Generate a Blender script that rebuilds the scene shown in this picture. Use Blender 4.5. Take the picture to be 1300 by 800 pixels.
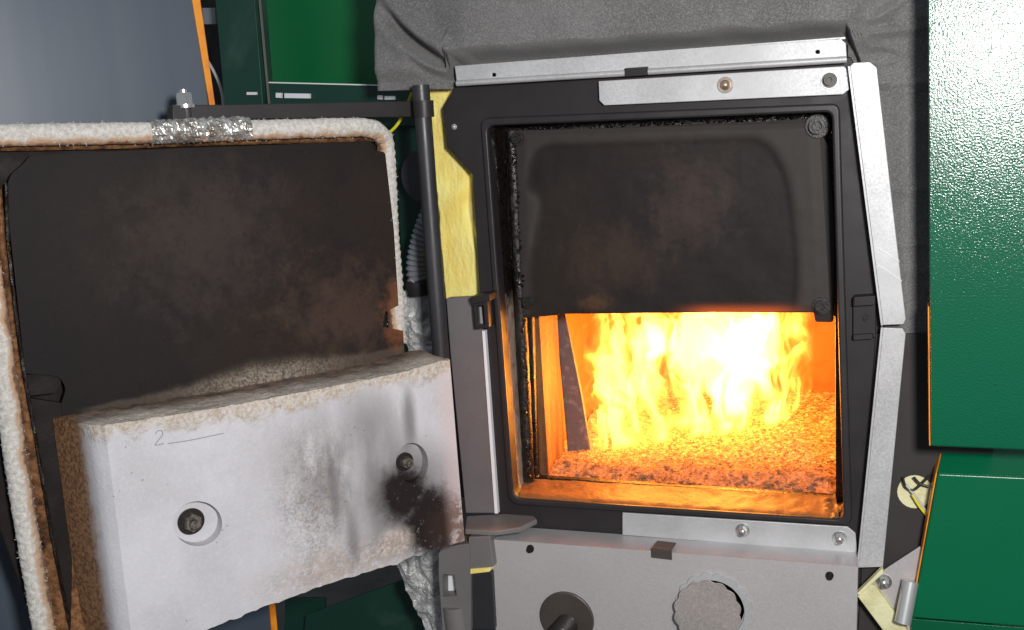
import bpy, bmesh, math, random
from mathutils import Vector, Matrix, noise as mnoise

for o in list(bpy.data.objects):
    bpy.data.objects.remove(o)
S = bpy.context.scene
COL = S.collection
random.seed(7)
V = Vector

# ------------------------------------------------------------------ camera
# world: X along the boiler front (to the right), Y into the firebox, Z up; the front plate lies on y = 0
FOC = 1337.4
RX, RY, RZ = V((0.94058676, 0.33374845, -0.06251817)), V((0.00134951, -0.18779165, -0.98220796)), V((-0.33955078, 0.92376743, -0.17708474))
CAM = V((0.2471, -1.1688, 0.2055))
cd = bpy.data.cameras.new('camera')
cam = bpy.data.objects.new('camera', cd)
COL.objects.link(cam)
cd.sensor_width = 36.0
cd.lens = 36.0 * FOC / 1300.0
cd.clip_start, cd.clip_end = 0.01, 50.0
cam.matrix_world = Matrix(((RX.x, -RY.x, -RZ.x, CAM.x), (RX.y, -RY.y, -RZ.y, CAM.y), (RX.z, -RY.z, -RZ.z, CAM.z), (0, 0, 0, 1)))
S.camera = cam

# ------------------------------------------------------------------ light
w = bpy.data.worlds.new('World')
S.world = w
w.use_nodes = True
w.node_tree.nodes['Background'].inputs[0].default_value = (0.80, 0.88, 1.0, 1)
w.node_tree.nodes['Background'].inputs[1].default_value = 0.27

def area_light(name, loc, target, size, power, col):
    l = bpy.data.lights.new(name, 'AREA')
    l.shape = 'DISK'; l.size = size; l.energy = power; l.color = col
    o = bpy.data.objects.new(name, l)
    COL.objects.link(o)
    o.location = loc
    o.rotation_euler = (V(target) - V(loc)).to_track_quat('-Z', 'Y').to_euler()
    return o
area_light('camera_flash', CAM + V((0.205, 0.0, 0.105)), (-0.02, 0.0, 0.0), 0.13, 16.5, (1.0, 0.985, 0.96))

S.view_settings.view_transform = 'Standard'
S.view_settings.look = 'None'
S.view_settings.exposure = 0.0
S.view_settings.gamma = 1.0
S.view_settings.use_curve_mapping = False
S.render.engine = 'CYCLES'
S.cycles.use_denoising = True
S.cycles.max_bounces = 8
S.cycles.transparent_max_bounces = 16
S.cycles.volume_bounces = 0
S.cycles.volume_step_rate = 0.22
S.cycles.volume_max_steps = 160
S.cycles.sample_clamp_indirect = 6.0

# ------------------------------------------------------------------ geometry helpers
def ray(x, y):
    return RX * ((x - 650) / FOC) + RY * ((y - 400) / FOC) + RZ
class Plane:
    def __init__(s, n, d): s.n = V(n).normalized(); s.d = d
    def __call__(s, x, y):
        v = ray(x, y)
        return CAM + v * ((s.d - s.n.dot(CAM)) / s.n.dot(v))
def FY(c): return Plane((0, 1, 0), c)
def FZ(c): return Plane((0, 0, 1), c)
def FX(c): return Plane((1, 0, 0), c)
DD = V((0.5989, 0.8009, 0)).normalized()       # along the open door, towards its hinge
DN = V((DD.y, -DD.x, 0))                       # out of the door's inner face
HP = FY(-0.03)(548, 300)
D0 = DN.dot(HP)
def DP(t): return Plane(DN, D0 + t)
def arc(pts, n=5):
    """pixel outline [(x, y[, r])]: corners with r are rounded"""
    out = []; N = len(pts)
    for i, p in enumerate(pts):
        if len(p) < 3 or p[2] == 0:
            out.append((p[0], p[1])); continue
        a, b, c = V(pts[i-1][:2]), V(p[:2]), V(pts[(i+1) % N][:2])
        r = min(p[2], (a-b).length*.49, (c-b).length*.49)
        s, e = b + (a-b).normalized()*r, b + (c-b).normalized()*r
        for k in range(n+1):
            t = k/n
            q = s*(1-t)**2 + b*2*t*(1-t) + e*t*t
            out.append((q.x, q.y))
    return out
def on(pl, pts, n=5): return [pl(*q) for q in arc(pts, n)]

ROOTLOC = {}
def thing(name, label, cat, loc, group=None):
    o = bpy.data.objects.new(name, None)
    COL.objects.link(o)
    o.location = loc; o.empty_display_size = .05
    o['label'] = label; o['category'] = cat
    if group: o['group'] = group
    ROOTLOC[o.name] = V(loc)
    return o
def base(parent):
    b = V((0, 0, 0))
    while parent is not None:
        b = b + parent.location
        parent = parent.parent
    return b
def link(name, bm, mat, parent=None, loc=None, bevel=0, seg=2, smooth=True, ang=35, attr=None):
    L = base(parent) if parent is not None else (V(loc) if loc is not None else V((0, 0, 0)))
    for v in bm.verts: v.co -= L
    me = bpy.data.meshes.new(name)
    bm.to_mesh(me); bm.free()
    me.materials.append(mat)
    o = bpy.data.objects.new(name, me)
    COL.objects.link(o)
    if parent is not None: o.parent = parent
    else: o.location = L
    if smooth:
        me.set_sharp_from_angle(angle=math.radians(ang)) if bevel == 0 else None
        for p in me.polygons: p.use_smooth = True
    if bevel:
        m = o.modifiers.new('bevel', 'BEVEL')
        m.width = bevel; m.segments = seg; m.limit_method = 'ANGLE'; m.angle_limit = math.radians(40)
        m.harden_normals = True
    if attr:
        a = me.attributes.new(attr[0], 'FLOAT', 'POINT')
        for i, x in enumerate(attr[1]): a.data[i].value = x
    return o
def tag(o, label, cat, group=None, kind=None):
    if label: o['label'] = label
    if cat: o['category'] = cat
    if group: o['group'] = group
    if kind: o['kind'] = kind
    return o

def add_slab(bm, outer, ext, holes=(), back=True):
    """flat plate with holes: outer/holes are 3-D loops, ext the vector to its back"""
    ext = V(ext)
    loops = [outer] + list(holes)
    fr = []; E = []
    for lp in loops:
        vs = [bm.verts.new(p) for p in lp]
        fr.append(vs)
        for i in range(len(vs)): E.append(bm.edges.new((vs[i-1], vs[i])))
    r = bmesh.ops.triangle_fill(bm, edges=E, use_beauty=True, use_dissolve=False)
    front = [g for g in r['geom'] if isinstance(g, bmesh.types.BMFace)]
    n = -ext.normalized()
    for fc in front:
        fc.normal_update()
        if fc.normal.dot(n) < 0: fc.normal_flip()
    mp = {}
    bk = []
    for vs in fr:
        b = [bm.verts.new(v.co + ext) for v in vs]
        for v, q in zip(vs, b): mp[v] = q
        bk.append(b)
    if back:
        for fc in front: bm.faces.new([mp[v] for v in reversed(fc.verts)])
    new = []
    for vs, b in zip(fr, bk):
        for i in range(len(vs)):
            new.append(bm.faces.new((vs[i-1], vs[i], b[i], b[i-1])))
    bmesh.ops.recalc_face_normals(bm, faces=list(set(front + new + [f for f in bm.faces if any(v in mp.values() for v in f.verts)])) if back else front + new)
    return front
def slab(name, outer, ext, mat, parent=None, holes=(), bevel=0.0, loc=None, **k):
    bm = bmesh.new()
    add_slab(bm, outer, ext, holes)
    return link(name, bm, mat, parent, loc, bevel=bevel, **k)
def frame_of(axis):
    a = V(axis).normalized()
    u = a.cross(V((0, 0, 1)))
    if u.length < 1e-3: u = V((1, 0, 0))
    u.normalize()
    return a, u, a.cross(u).normalized()
def add_lathe(bm, c, axis, prof, n=20, rot=0.0, cap=True):
    """prof = [(height along axis, radius)]"""
    a, u, v = frame_of(axis); c = V(c)
    rings = []
    for h, r in prof:
        rings.append([bm.verts.new(c + a*h + (u*math.cos(2*math.pi*i/n+rot) + v*math.sin(2*math.pi*i/n+rot))*r) for i in range(n)])
    fs = []
    for A, B in zip(rings, rings[1:]):
        for i in range(n): fs.append(bm.faces.new((A[i-1], A[i], B[i], B[i-1])))
    if cap:
        fs.append(bm.faces.new(rings[-1])); fs.append(bm.faces.new(list(reversed(rings[0]))))
    bmesh.ops.recalc_face_normals(bm, faces=fs)
def add_tube(bm, path, rad, n=10, flat=None, mod=None, cap=True):
    """sweep; rad number or f(t); mod(s, theta) multiplies the radius; flat=(normal, w, h) keeps one axis"""
    P = [V(p) for p in path]; rings = []; s = 0; S_ = []
    prev = None
    for i, p in enumerate(P):
        if i: s += (p - P[i-1]).length
        S_.append(s)
    for i, p in enumerate(P):
        d = (P[min(i+1, len(P)-1)] - P[max(i-1, 0)]).normalized()
        if flat: u = V(flat); u = (u - d*u.dot(d)).normalized()
        elif prev is not None: u = (prev - d*prev.dot(d)).normalized()
        else: u = frame_of(d)[1]
        prev = u
        v = d.cross(u)
        r = rad(S_[i]/s) if callable(rad) else rad
        ring = []
        for k in range(n):
            th = 2*math.pi*k/n
            m = mod(S_[i], th) if mod else 1
            ru, rv = (r if not isinstance(r, tuple) else r[0]), (r if not isinstance(r, tuple) else r[1])
            ring.append(bm.verts.new(p + u*math.cos(th)*ru*m + v*math.sin(th)*rv*m))
        rings.append(ring)
    fs = []
    for A, B in zip(rings, rings[1:]):
        for k in range(n): fs.append(bm.faces.new((A[k-1], A[k], B[k], B[k-1])))
    if cap:
        fs.append(bm.faces.new(rings[0])); fs.append(bm.faces.new(rings[-1]))
    bmesh.ops.recalc_face_normals(bm, faces=fs)
    return rings
def spline(pts, n=12):
    """Catmull-Rom through 3-D points"""
    P = [V(p) for p in pts]; P = [P[0]*2-P[1]] + P + [P[-1]*2-P[-2]]
    out = []
    for i in range(1, len(P)-2):
        a, b, c, d = P[i-1:i+3]
        for k in range(n):
            t = k/n
            out.append(.5*((2*b)+(c-a)*t+(2*a-5*b+4*c-d)*t*t+(3*b-a-3*c+d)*t**3))
    out.append(P[-2])
    return out
def add_box(bm, c, ex, ey, ez):
    c, ex, ey, ez = V(c), V(ex), V(ey), V(ez)
    vs = [bm.verts.new(c + ex*i + ey*j + ez*k) for i in (-.5, .5) for j in (-.5, .5) for k in (-.5, .5)]
    fs = [bm.faces.new([vs[q] for q in f]) for f in ((0,1,3,2),(4,6,7,5),(0,4,5,1),(2,3,7,6),(0,2,6,4),(1,5,7,3))]
    bmesh.ops.recalc_face_normals(bm, faces=fs)
def fbm(p, o=4): return mnoise.fractal(p, 1.0, 2.0, o)
def add_grid(bm, fn, nu, nv):
    g = [[bm.verts.new(fn(i/nu, j/nv)) for i in range(nu+1)] for j in range(nv+1)]
    fs = []
    for j in range(nv):
        for i in range(nu): fs.append(bm.faces.new((g[j][i], g[j][i+1], g[j+1][i+1], g[j+1][i])))
    return g
def quad_grid(a, b, c, d):
    """bilinear a-b top, d-c bottom"""
    return lambda u, v: (V(a)*(1-u)+V(b)*u)*(1-v) + (V(d)*(1-u)+V(c)*u)*v

# ------------------------------------------------------------------ materials
def c3(r, g, b):
    f = lambda x: ((x/255+.055)/1.055)**2.4 if x > 10 else x/255/12.92
    return (f(r), f(g), f(b), 1)
class M:
    def __init__(s, name):
        s.m = bpy.data.materials.new(name); s.m.use_nodes = True
        s.t = s.m.node_tree; s.t.nodes.clear()
        s.o = s.t.nodes.new('ShaderNodeOutputMaterial')
        s._tc = None
    def n(s, kind, **props):
        x = s.t.nodes.new('ShaderNode' + kind)
        for k, v in props.items(): setattr(x, k, v)
        return x
    def set(s, sock, v):
        if v is None: return
        if isinstance(v, bpy.types.NodeSocket): s.t.links.new(v, sock)
        else:
            try: sock.default_value = v
            except Exception: sock.default_value = v[:3]
    def co(s):
        if not s._tc: s._tc = s.n('TexCoord')
        return s._tc.outputs['Object']
    def map(s, scale=(1, 1, 1), loc=(0, 0, 0), rot=(0, 0, 0), v=None):
        x = s.n('Mapping'); s.set(x.inputs[0], v or s.co())
        x.inputs['Scale'].default_value = scale; x.inputs['Location'].default_value = loc; x.inputs['Rotation'].default_value = rot
        return x.outputs[0]
    def noise(s, scale, detail=4, rough=.55, v=None, dist=0, out=0):
        x = s.n('TexNoise'); s.set(x.inputs['Vector'], v or s.co())
        x.inputs['Scale'].default_value = scale; x.inputs['Detail'].default_value = detail
        x.inputs['Roughness'].default_value = rough; x.inputs['Distortion'].default_value = dist
        return x.outputs[out]
    def voro(s, scale, feature='F1', v=None, rnd=1, out=0):
        x = s.n('TexVoronoi', feature=feature); s.set(x.inputs['Vector'], v or s.co())
        x.inputs['Scale'].default_value = scale; x.inputs['Randomness'].default_value = rnd
        return x.outputs[out]
    def ma(s, op, a, b=None, c=None, clamp=False):
        x = s.n('Math', operation=op, use_clamp=clamp)
        s.set(x.inputs[0], a); s.set(x.inputs[1], b); s.set(x.inputs[2], c)
        return x.outputs[0]
    def rng(s, v, a, b, c=0., d=1., mode='SMOOTHSTEP'):
        x = s.n('MapRange', interpolation_type=mode); s.set(x.inputs[0], v)
        for i, q in enumerate((a, b, c, d)): s.set(x.inputs[1+i], q)
        return x.outputs[0]
    def mix(s, f, a, b, blend='MIX'):
        x = s.n('Mix', data_type='RGBA', blend_type=blend)
        s.set(x.inputs[0], f); s.set(x.inputs[6], a); s.set(x.inputs[7], b)
        return x.outputs[2]
    def dot(s, vec, const):
        x = s.n('VectorMath', operation='DOT_PRODUCT'); s.set(x.inputs[0], vec); x.inputs[1].default_value = const
        return x.outputs['Value']
    def xyz(s, v=None):
        x = s.n('SeparateXYZ'); s.set(x.inputs[0], v or s.co())
        return x.outputs
    def bump(s, h, strength=.3, dist=.001, nrm=None):
        x = s.n('Bump'); s.set(x.inputs['Height'], h); s.set(x.inputs['Strength'], strength); x.inputs['Distance'].default_value = dist
        if nrm: s.set(x.inputs['Normal'], nrm)
        return x.outputs[0]
    def attr(s, name): return s.n('Attribute', attribute_name=name).outputs['Fac']
    def out(s, base, rough=.5, metal=0., nrm=None, spec=.5, emit=None, estr=0., coat=0., sheen=0.):
        b = s.n('BsdfPrincipled')
        s.set(b.inputs['Base Color'], base); s.set(b.inputs['Roughness'], rough); s.set(b.inputs['Metallic'], metal)
        s.set(b.inputs['Specular IOR Level'], spec)
        if nrm: s.set(b.inputs['Normal'], nrm)
        if emit is not None: s.set(b.inputs['Emission Color'], emit); s.set(b.inputs['Emission Strength'], estr)
        if coat: b.inputs['Coat Weight'].default_value = coat; b.inputs['Coat Roughness'].default_value = .12
        if sheen: b.inputs['Sheen Weight'].default_value = sheen
        s.t.links.new(b.outputs[0], s.o.inputs['Surface'])
        return s.m
    def blob(s, u, v, cu, cv, ru, rv, n=None, amt=0.6, lo=.75, hi=1.1):
        """1 inside an ellipse on (u, v), ragged by noise n"""
        a = s.ma('DIVIDE', s.ma('SUBTRACT', u, cu), ru); b = s.ma('DIVIDE', s.ma('SUBTRACT', v, cv), rv)
        d = s.ma('SQRT', s.ma('ADD', s.ma('MULTIPLY', a, a), s.ma('MULTIPLY', b, b)))
        if n is not None: d = s.ma('ADD', d, s.ma('MULTIPLY', s.ma('SUBTRACT', n, .5), amt*2))
        return s.rng(d, lo, hi, 1., 0.)

def mat_paint(name, col, rough=.5, grain=900, gs=.25, var=.25, spec=.5):
    m = M(name)
    n1 = m.noise(9, 5, .6); n2 = m.noise(grain, 2, .5)
    base = m.mix(m.rng(n1, .35, .7), col, tuple(x*(1-var) for x in col[:3]) + (1,))
    r = m.rng(m.noise(30, 4), .3, .7, rough*.85, min(1, rough*1.15))
    return m.out(base, r, 0, m.bump(n2, gs, .0006), spec)
MAT = {}
MAT['frame'] = mat_paint('black_plate_paint', c3(44, 40, 42), .5, 1500, .15, .2, .3)
MAT['rod'] = mat_paint('dark_rod_paint', c3(52, 52, 56), .42, 700, .1)
MAT['arm'] = mat_paint('charcoal_bar_paint', c3(48, 44, 45), .5, 600, .2, .2, .35)
MAT['greyplate'] = mat_paint('grey_hammered_paint', c3(112, 107, 109), .55, 500, .5, .12)
MAT['rim'] = mat_paint('rim_paint', c3(48, 45, 47), .4, 900, .15, .2, .35)
MAT['cast'] = mat_paint('cast_grey_paint', c3(120, 116, 115), .5, 350, .35, .15)
MAT['dark'] = mat_paint('black_rubber', c3(34, 31, 32), .6, 300, .2)
MAT['hole'] = mat_paint('hole_dark', c3(14, 12, 12), .8, 300, .1)
MAT['clothshade'] = mat_paint('shaded_cloth_dark', c3(60, 56, 56), .65, 700, .2, .2, .3)  # dark tone for the jacket cloth where it lies in shade
MAT['disc'] = mat_paint('brown_black_disc', c3(72, 64, 60), .45, 400, .15)

# soot-blackened sheet (baffle and heat shield)
def mat_soot(name, warm=.5, patches=()):
    m = M(name)
    x = m.xyz()
    n1 = m.noise(7, 5, .6); n2 = m.noise(22, 6, .65)
    base = m.mix(m.rng(n1, .35, .68), c3(33, 28, 27), c3(42, 34, 30))
    base = m.mix(m.ma('MULTIPLY', m.rng(n2, .55, .75), .35), base, c3(26, 22, 22))
    for (P, ru, rv, col, amt, axis) in patches:
        u = m.ma('SUBTRACT', m.dot(m.co(), tuple(axis)), P.dot(axis)); 
        b = m.blob(u, m.ma('SUBTRACT', x[2], P.z), 0, 0, ru, rv, m.noise(38, 7, .72), 1.3, .1, 1.2)
        base = m.mix(m.ma('MULTIPLY', b, amt), base, col)
    base = m.mix(m.ma('MULTIPLY', m.rng(m.noise(75, 8, .75), .52, .66), .4), base, c3(24, 20, 19))
    base = m.mix(m.ma('MULTIPLY', m.rng(m.noise(260, 4, .7), .66, .74), .3), base, c3(96, 86, 80))
    fine = m.ma('ADD', m.noise(900, 3, .6), m.ma('MULTIPLY', m.noise(120, 6, .7), 1.2))
    return m, base, m.bump(fine, .25, .0006)

def mat_galv(name, col=(.56, .56, .57, 1), rough=.48, metal=.35, mo=1.):
    m = M(name)
    sp = m.voro(260, 'F1', out=1)
    x = m.n('SeparateColor'); m.set(x.inputs[0], sp)
    n1 = m.noise(14, 5, .6); n2 = m.noise(420, 3, .6)
    base = m.mix(m.rng(n1, .3, .7), col, tuple(q*(1-.2*mo) for q in col[:3]) + (1,))
    base = m.mix(m.ma('MULTIPLY', x.outputs[0], .16*mo), base, (.38, .38, .39, 1))
    base = m.mix(m.ma('MULTIPLY', m.rng(n2, .45, .8), .18*mo), base, (.78, .78, .78, 1))
    sc = m.noise(60, 3, .6, m.map((1, 1, 14)))
    base = m.mix(m.ma('MULTIPLY', m.rng(sc, .6, .75), .12), base, (.8, .8, .8, 1))
    return m.out(base, m.rng(n2, .3, .7, rough*.8, rough*1.25), metal, m.bump(n2, .12, .0005))
MAT['warmdisc'] = mat_galv('warm_brown_sheet', (.40, .355, .33, 1), .42, .45, .5)
MAT['galv'] = mat_galv('galvanised_sheet')
MAT['galv_cover'] = mat_galv('brushed_zinc_sheet', (.47, .445, .44, 1), .50, .2, .3)
MAT['zinc'] = (lambda m: m.out((.72, .72, .72, 1), .22, .9, m.bump(m.noise(250, 3), .15, .0008)))(M('zinc_plated_bolt'))
MAT['brass'] = (lambda m: m.out(m.mix(m.rng(m.noise(120), .4, .6), (.55, .46, .38, 1), (.40, .28, .2, 1)), .32, .7))(M('rusty_bolt'))
MAT['blackbolt'] = (lambda m: m.out(c3(44, 40, 38), .38, .2, m.bump(m.noise(400, 4), .4, .0008)))(M('sooty_bolt'))

# shiny tar
def mat_tar():
    m = M('shiny_tar')
    n1 = m.noise(160, 5, .65); n2 = m.noise(30, 3)
    base = m.mix(m.rng(n1, .4, .7), c3(18, 14, 13), c3(44, 34, 28))
    return m.out(base, m.rng(n2, .35, .65, .18, .5), 0, m.bump(n1, .55, .003), .5)
MAT['tar'] = mat_tar()
# ash-covered, heat-stained steel inside the firebox
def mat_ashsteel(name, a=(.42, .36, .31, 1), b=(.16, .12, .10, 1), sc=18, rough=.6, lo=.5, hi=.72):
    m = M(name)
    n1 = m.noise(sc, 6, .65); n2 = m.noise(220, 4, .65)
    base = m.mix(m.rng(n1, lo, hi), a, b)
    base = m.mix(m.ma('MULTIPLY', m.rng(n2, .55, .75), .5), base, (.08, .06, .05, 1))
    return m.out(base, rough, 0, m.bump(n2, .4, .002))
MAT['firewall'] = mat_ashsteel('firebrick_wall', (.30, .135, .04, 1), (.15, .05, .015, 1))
def mat_brick():
    m = M('streaked_firebrick')
    st = m.noise(40, 5, .65, m.map((1, 1, .12))); n2 = m.noise(180, 4, .65)
    base = m.mix(m.rng(st, .38, .62), (.28, .115, .03, 1), (.10, .032, .010, 1))
    base = m.mix(m.ma('MULTIPLY', m.rng(n2, .55, .72), .6), base, (.05, .025, .015, 1))
    return m.out(base, .6, 0, m.bump(n2, .5, .002))
MAT['brick'] = mat_brick()
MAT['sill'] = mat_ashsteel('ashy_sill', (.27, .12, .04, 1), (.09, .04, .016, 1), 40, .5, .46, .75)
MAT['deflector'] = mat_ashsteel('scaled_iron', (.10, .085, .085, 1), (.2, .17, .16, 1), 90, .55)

def mat_rope():
    m = M('white_fibre_rope')
    st = m.attr('stain')
    n1 = m.noise(260, 5, .7); n2 = m.noise(45, 4, .6)
    base = m.mix(m.rng(n1, .3, .7), c3(226, 222, 216), c3(184, 178, 170))
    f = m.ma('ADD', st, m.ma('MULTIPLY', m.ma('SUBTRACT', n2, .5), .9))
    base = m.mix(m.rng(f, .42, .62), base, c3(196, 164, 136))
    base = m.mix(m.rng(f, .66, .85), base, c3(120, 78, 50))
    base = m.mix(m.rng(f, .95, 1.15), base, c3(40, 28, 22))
    return m.out(base, .95, 0, m.bump(n1, .7, .003), .1, sheen=.2)
MAT['rope'] = mat_rope()
MAT['foil'] = (lambda m: m.out(m.mix(m.rng(m.noise(90, 3), .4, .65), (.66, .65, .63, 1), (.34, .31, .27, 1)), .34, .7, m.bump(m.noise(110, 3, .55), .6, .005)))(M('crinkled_foil'))
def mat_foilwool():
    m = M('crumpled_foil_jacket')
    h = m.noise(38, 6, .62, dist=.8)
    base = m.mix(m.rng(m.noise(70, 4), .4, .7), (.58, .58, .58, 1), (.40, .40, .40, 1))
    return m.out(base, .38, .35, m.bump(h, .9, .012))
MAT['foilwool'] = mat_foilwool()

def mat_green(name, col, rough=.32, op=.4, sc=420, dist=.0012, spk=0):
    m = M(name)
    h = m.noise(sc, 2, .5)
    sm = m.noise(5, 5, .6, dist=.5)
    n = m.noise(3, 3)
    base = m.mix(m.rng(n, .35, .7), col, tuple(q*.86 for q in col[:3]) + (1,))
    base = m.mix(m.ma('MULTIPLY', m.rng(sm, .56, .75), .08), base, (.4, .5, .45, 1))
    return m.out(base, m.rng(sm, .4, .75, rough, rough*1.2), 0, m.bump(h, op, dist), .5 + .06*spk)
MAT['green'] = mat_green('green_powder_coat', c3(8, 90, 62), .16, .33, 540, .0010, 1)
MAT['green2'] = mat_green('green_gloss_coat', c3(8, 100, 66), .25, .12)
MAT['green_in'] = mat_green('deep_green_coat', c3(6, 104, 56), .4, .2)
MAT['green_dk'] = mat_green('dark_green_coat', c3(22, 62, 50), .4, .2)
MAT['orange'] = (lambda m: m.out(m.mix(m.rng(m.noise(50), .4, .7), c3(236, 150, 30), c3(214, 120, 24)), .45))(M('orange_edge_paint_and_reflection'))
def mat_greypanel():
    m = M('slate_grey_panel')
    st = m.noise(16, 3, .5, m.map((1, 1, .04)))
    base = m.mix(m.rng(st, .35, .7), c3(66, 76, 90), c3(78, 86, 97))
    return m.out(base, .42, .1, m.bump(m.noise(900, 2), .12, .0006))
MAT['greypanel'] = mat_greypanel()
def mat_cloth():
    m = M('grey_woven_cloth')
    wv = m.noise(1300, 2, .6); wv2 = m.noise(500, 3, .6)
    n1 = m.noise(10, 5, .6)
    base = m.mix(m.rng(n1, .35, .7), c3(114, 112, 112), c3(96, 95, 95))
    base = m.mix(m.ma('MULTIPLY', m.rng(wv2, .4, .72), .6), base, c3(150, 149, 148))
    base = m.mix(m.ma('MULTIPLY', m.rng(wv, .48, .64), .7), base, c3(66, 65, 64))
    return m.out(base, .75, 0, m.bump(wv, .5, .0012), .3, sheen=.25)
MAT['cloth'] = mat_cloth()
def mat_wool():
    m = M('yellow_mineral_wool')
    v = m.map((1, 1, .35), rot=(0, .5, .2))
    h = m.noise(70, 7, .7, v, .6); n = m.noise(11, 4, .6, dist=.6)
    base = m.mix(m.rng(n, .38, .62), c3(248, 234, 142), c3(240, 214, 112))
    base = m.mix(m.ma('MULTIPLY', m.rng(h, .5, .72), .45), base, c3(236, 226, 164))
    base = m.mix(m.ma('MULTIPLY', m.rng(m.noise(26, 5, .65, v), .6, .75), .4), base, c3(186, 140, 50))
    return m.out(base, .95, 0, m.bump(h, .6, .003), .1, sheen=.3)
MAT['wool'] = mat_wool()
MAT['cream'] = (lambda m: m.out(m.mix(m.rng(m.noise(40, 4), .4, .7), c3(226, 222, 178), c3(206, 198, 150)), .7, 0, m.bump(m.noise(300, 4), .4, .002)))(M('cream_fibre_board'))
MAT['hose'] = (lambda m: m.out(c3(128, 132, 140), .38, .15, m.bump(m.noise(300), .2, .001)))(M('grey_ribbed_plastic'))
MAT['sootdoor'] = mat_paint('sooty_door_steel', c3(27, 21, 19), .75, 260, .6, .4, .3)
MAT['silver'] = (lambda m: m.out((.6, .6, .6, 1), .3, .6))(M('silver_metal'))
MAT['ycable'] = (lambda m: m.out(c3(226, 214, 40), .4))(M('yellow_cable_sheath'))
MAT['wcable'] = (lambda m: m.out(c3(190, 190, 190), .4))(M('white_cable_sheath'))
MAT['bcable'] = (lambda m: m.out(c3(40, 34, 30), .5))(M('black_cable_sheath'))
MAT['wall'] = mat_paint('dark_plaster', c3(40, 38, 38), .9, 60, .4)
MAT['floor'] = mat_paint('concrete_floor', c3(104, 102, 99), .85, 60, .4)
MAT['white'] = (lambda m: m.out(c3(232, 232, 236), .5))(M('white_highlight'))

# ------------------------------------------------------------------ structure (dark room behind)
BL = V((0.0, 0.0, -0.62))          # base of the boiler
bm = bmesh.new(); add_box(bm, (0, 2.2, 1.0), (16, 0, 0), (0, .1, 0), (0, 0, 4.4)); tag(link('wall', bm, MAT['wall']), None, None, None, 'structure')
bm = bmesh.new(); add_box(bm, (0, .2, -1.15), (16, 0, 0), (0, 8, 0), (0, 0, .1)); tag(link('floor', bm, MAT['floor']), None, None, None, 'structure')

# ------------------------------------------------------------------ boiler front
boiler = thing('boiler', 'dark steel boiler with open firebox, fire burning inside and its door swung wide', 'boiler', BL)
P0 = FY(0.0)
HOLE = [(618, 160, 10), (1056, 142, 10), (1071, 660, 12), (652, 633, 14)]
FRAME = [(577, 109), (760, 96), (1080, 72), (1088, 90), (1124, 412), (1096, 715), (640, 700), (632, 655), (609, 377), (600, 222), (567, 187), (562, 137), (576, 113)]
slab('front_plate', on(P0, FRAME), (0, .022, 0), MAT['frame'], boiler, [on(P0, HOLE)], bevel=.0015)
# raised rim round the opening
RO = [(609, 150, 12), (1066, 131, 12), (1082, 668, 14), (645, 641, 16)]
slab('opening_rim', on(FY(-.005), RO), (0, .0065, 0), MAT['rim'], boiler, [on(FY(-.005), HOLE)], bevel=.0028, seg=3)
# jamb: tapering ring between the opening (y=0) and the inner frame (y=.058)
def mat_jamb():
    m = M('tarred_jamb')
    n1 = m.noise(160, 5, .65); n2 = m.noise(60, 4, .65)
    z = m.xyz()[2]
    base = m.mix(m.rng(n1, .4, .7), c3(18, 14, 13), c3(44, 34, 28))
    f = m.rng(m.ma('ADD', z, m.ma('MULTIPLY', n2, .05)), .62-.0, .62+.03, 1., 0.)
    base = m.mix(f, base, m.mix(m.rng(n2, .4, .7), (.42, .33, .26, 1), (.2, .14, .1, 1)))
    return m.out(base, m.rng(n2, .35, .65, .2, .5), 0, m.bump(n1, .5, .0025), .5)
MAT['jamb'] = mat_jamb()
oL = on(FY(.004), HOLE, 6)
zs = -0.250
def jamb():
    bm = bmesh.new()
    inner = []
    for q in oL:
        inner.append(V((q.x, .056, q.z)))
    a = [bm.verts.new(q) for q in oL]; b = [bm.verts.new(q) for q in inner]
    c = [bm.verts.new(q + (q - V((-.005, 0, -.02))).normalized()*.012) for q in oL]
    d = [bm.verts.new(V((q.co.x, .056, q.co.z))) for q in c]
    fs = []
    N = len(a)
    for i in range(N):
        fs += [bm.faces.new((a[i-1], a[i], b[i], b[i-1])), bm.faces.new((c[i], c[i-1], d[i-1], d[i]))]
        fs += [bm.faces.new((a[i], a[i-1], c[i-1], c[i])), bm.faces.new((b[i-1], b[i], d[i], d[i-1]))]
    bmesh.ops.recalc_face_normals(bm, faces=fs)
    return link('opening_jamb', bm, MAT['jamb'], boiler)
jamb()
# ash-covered sill
def sill():
    bm = bmesh.new()
    a, b = FZ(zs+.0030)(659, 629), FZ(zs+.0030)(1065, 656)
    c, d = FZ(zs+.0035)(1061, 634), FZ(zs+.0035)(666, 611)
    pts = []
    fn = quad_grid(d, c, b, a)
    def f2(u, v):
        p = fn(u, v)
        n = fbm(p*60)
        p.z += .0009*n + .004*(1-v)**3 - .0028*max(0, (v-.8)*5)**2 + (.009*max(0, fbm(p*90)-.0) * max(0, 1-abs(u-.985)/.03))
        return p
    add_grid(bm, f2, 160, 20)
    bmesh.ops.recalc_face_normals(bm, faces=bm.faces)
    for f in bm.faces:
        if f.normal.z < 0: f.normal_flip()
    r = bmesh.ops.extrude_face_region(bm, geom=[e for e in bm.edges if e.is_boundary])
    for v in r['geom']:
        if isinstance(v, bmesh.types.BMVert): v.co.z -= .003
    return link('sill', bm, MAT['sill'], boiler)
sill()
# inner frame (post ring)
IF_O = [(640, 150), (1066, 136), (1074, 650), (655, 625)]
IF_H = [(669, 176, 6), (1044, 162, 6), (1049, 398), (1060, 402), (1061, 631, 5), (682, 606, 4)]
PI_ = FY(.056)
slab('inner_frame', on(PI_, IF_O), (0, .012, 0), MAT['tar'], boiler, [on(PI_, IF_H)], bevel=.002)
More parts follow.
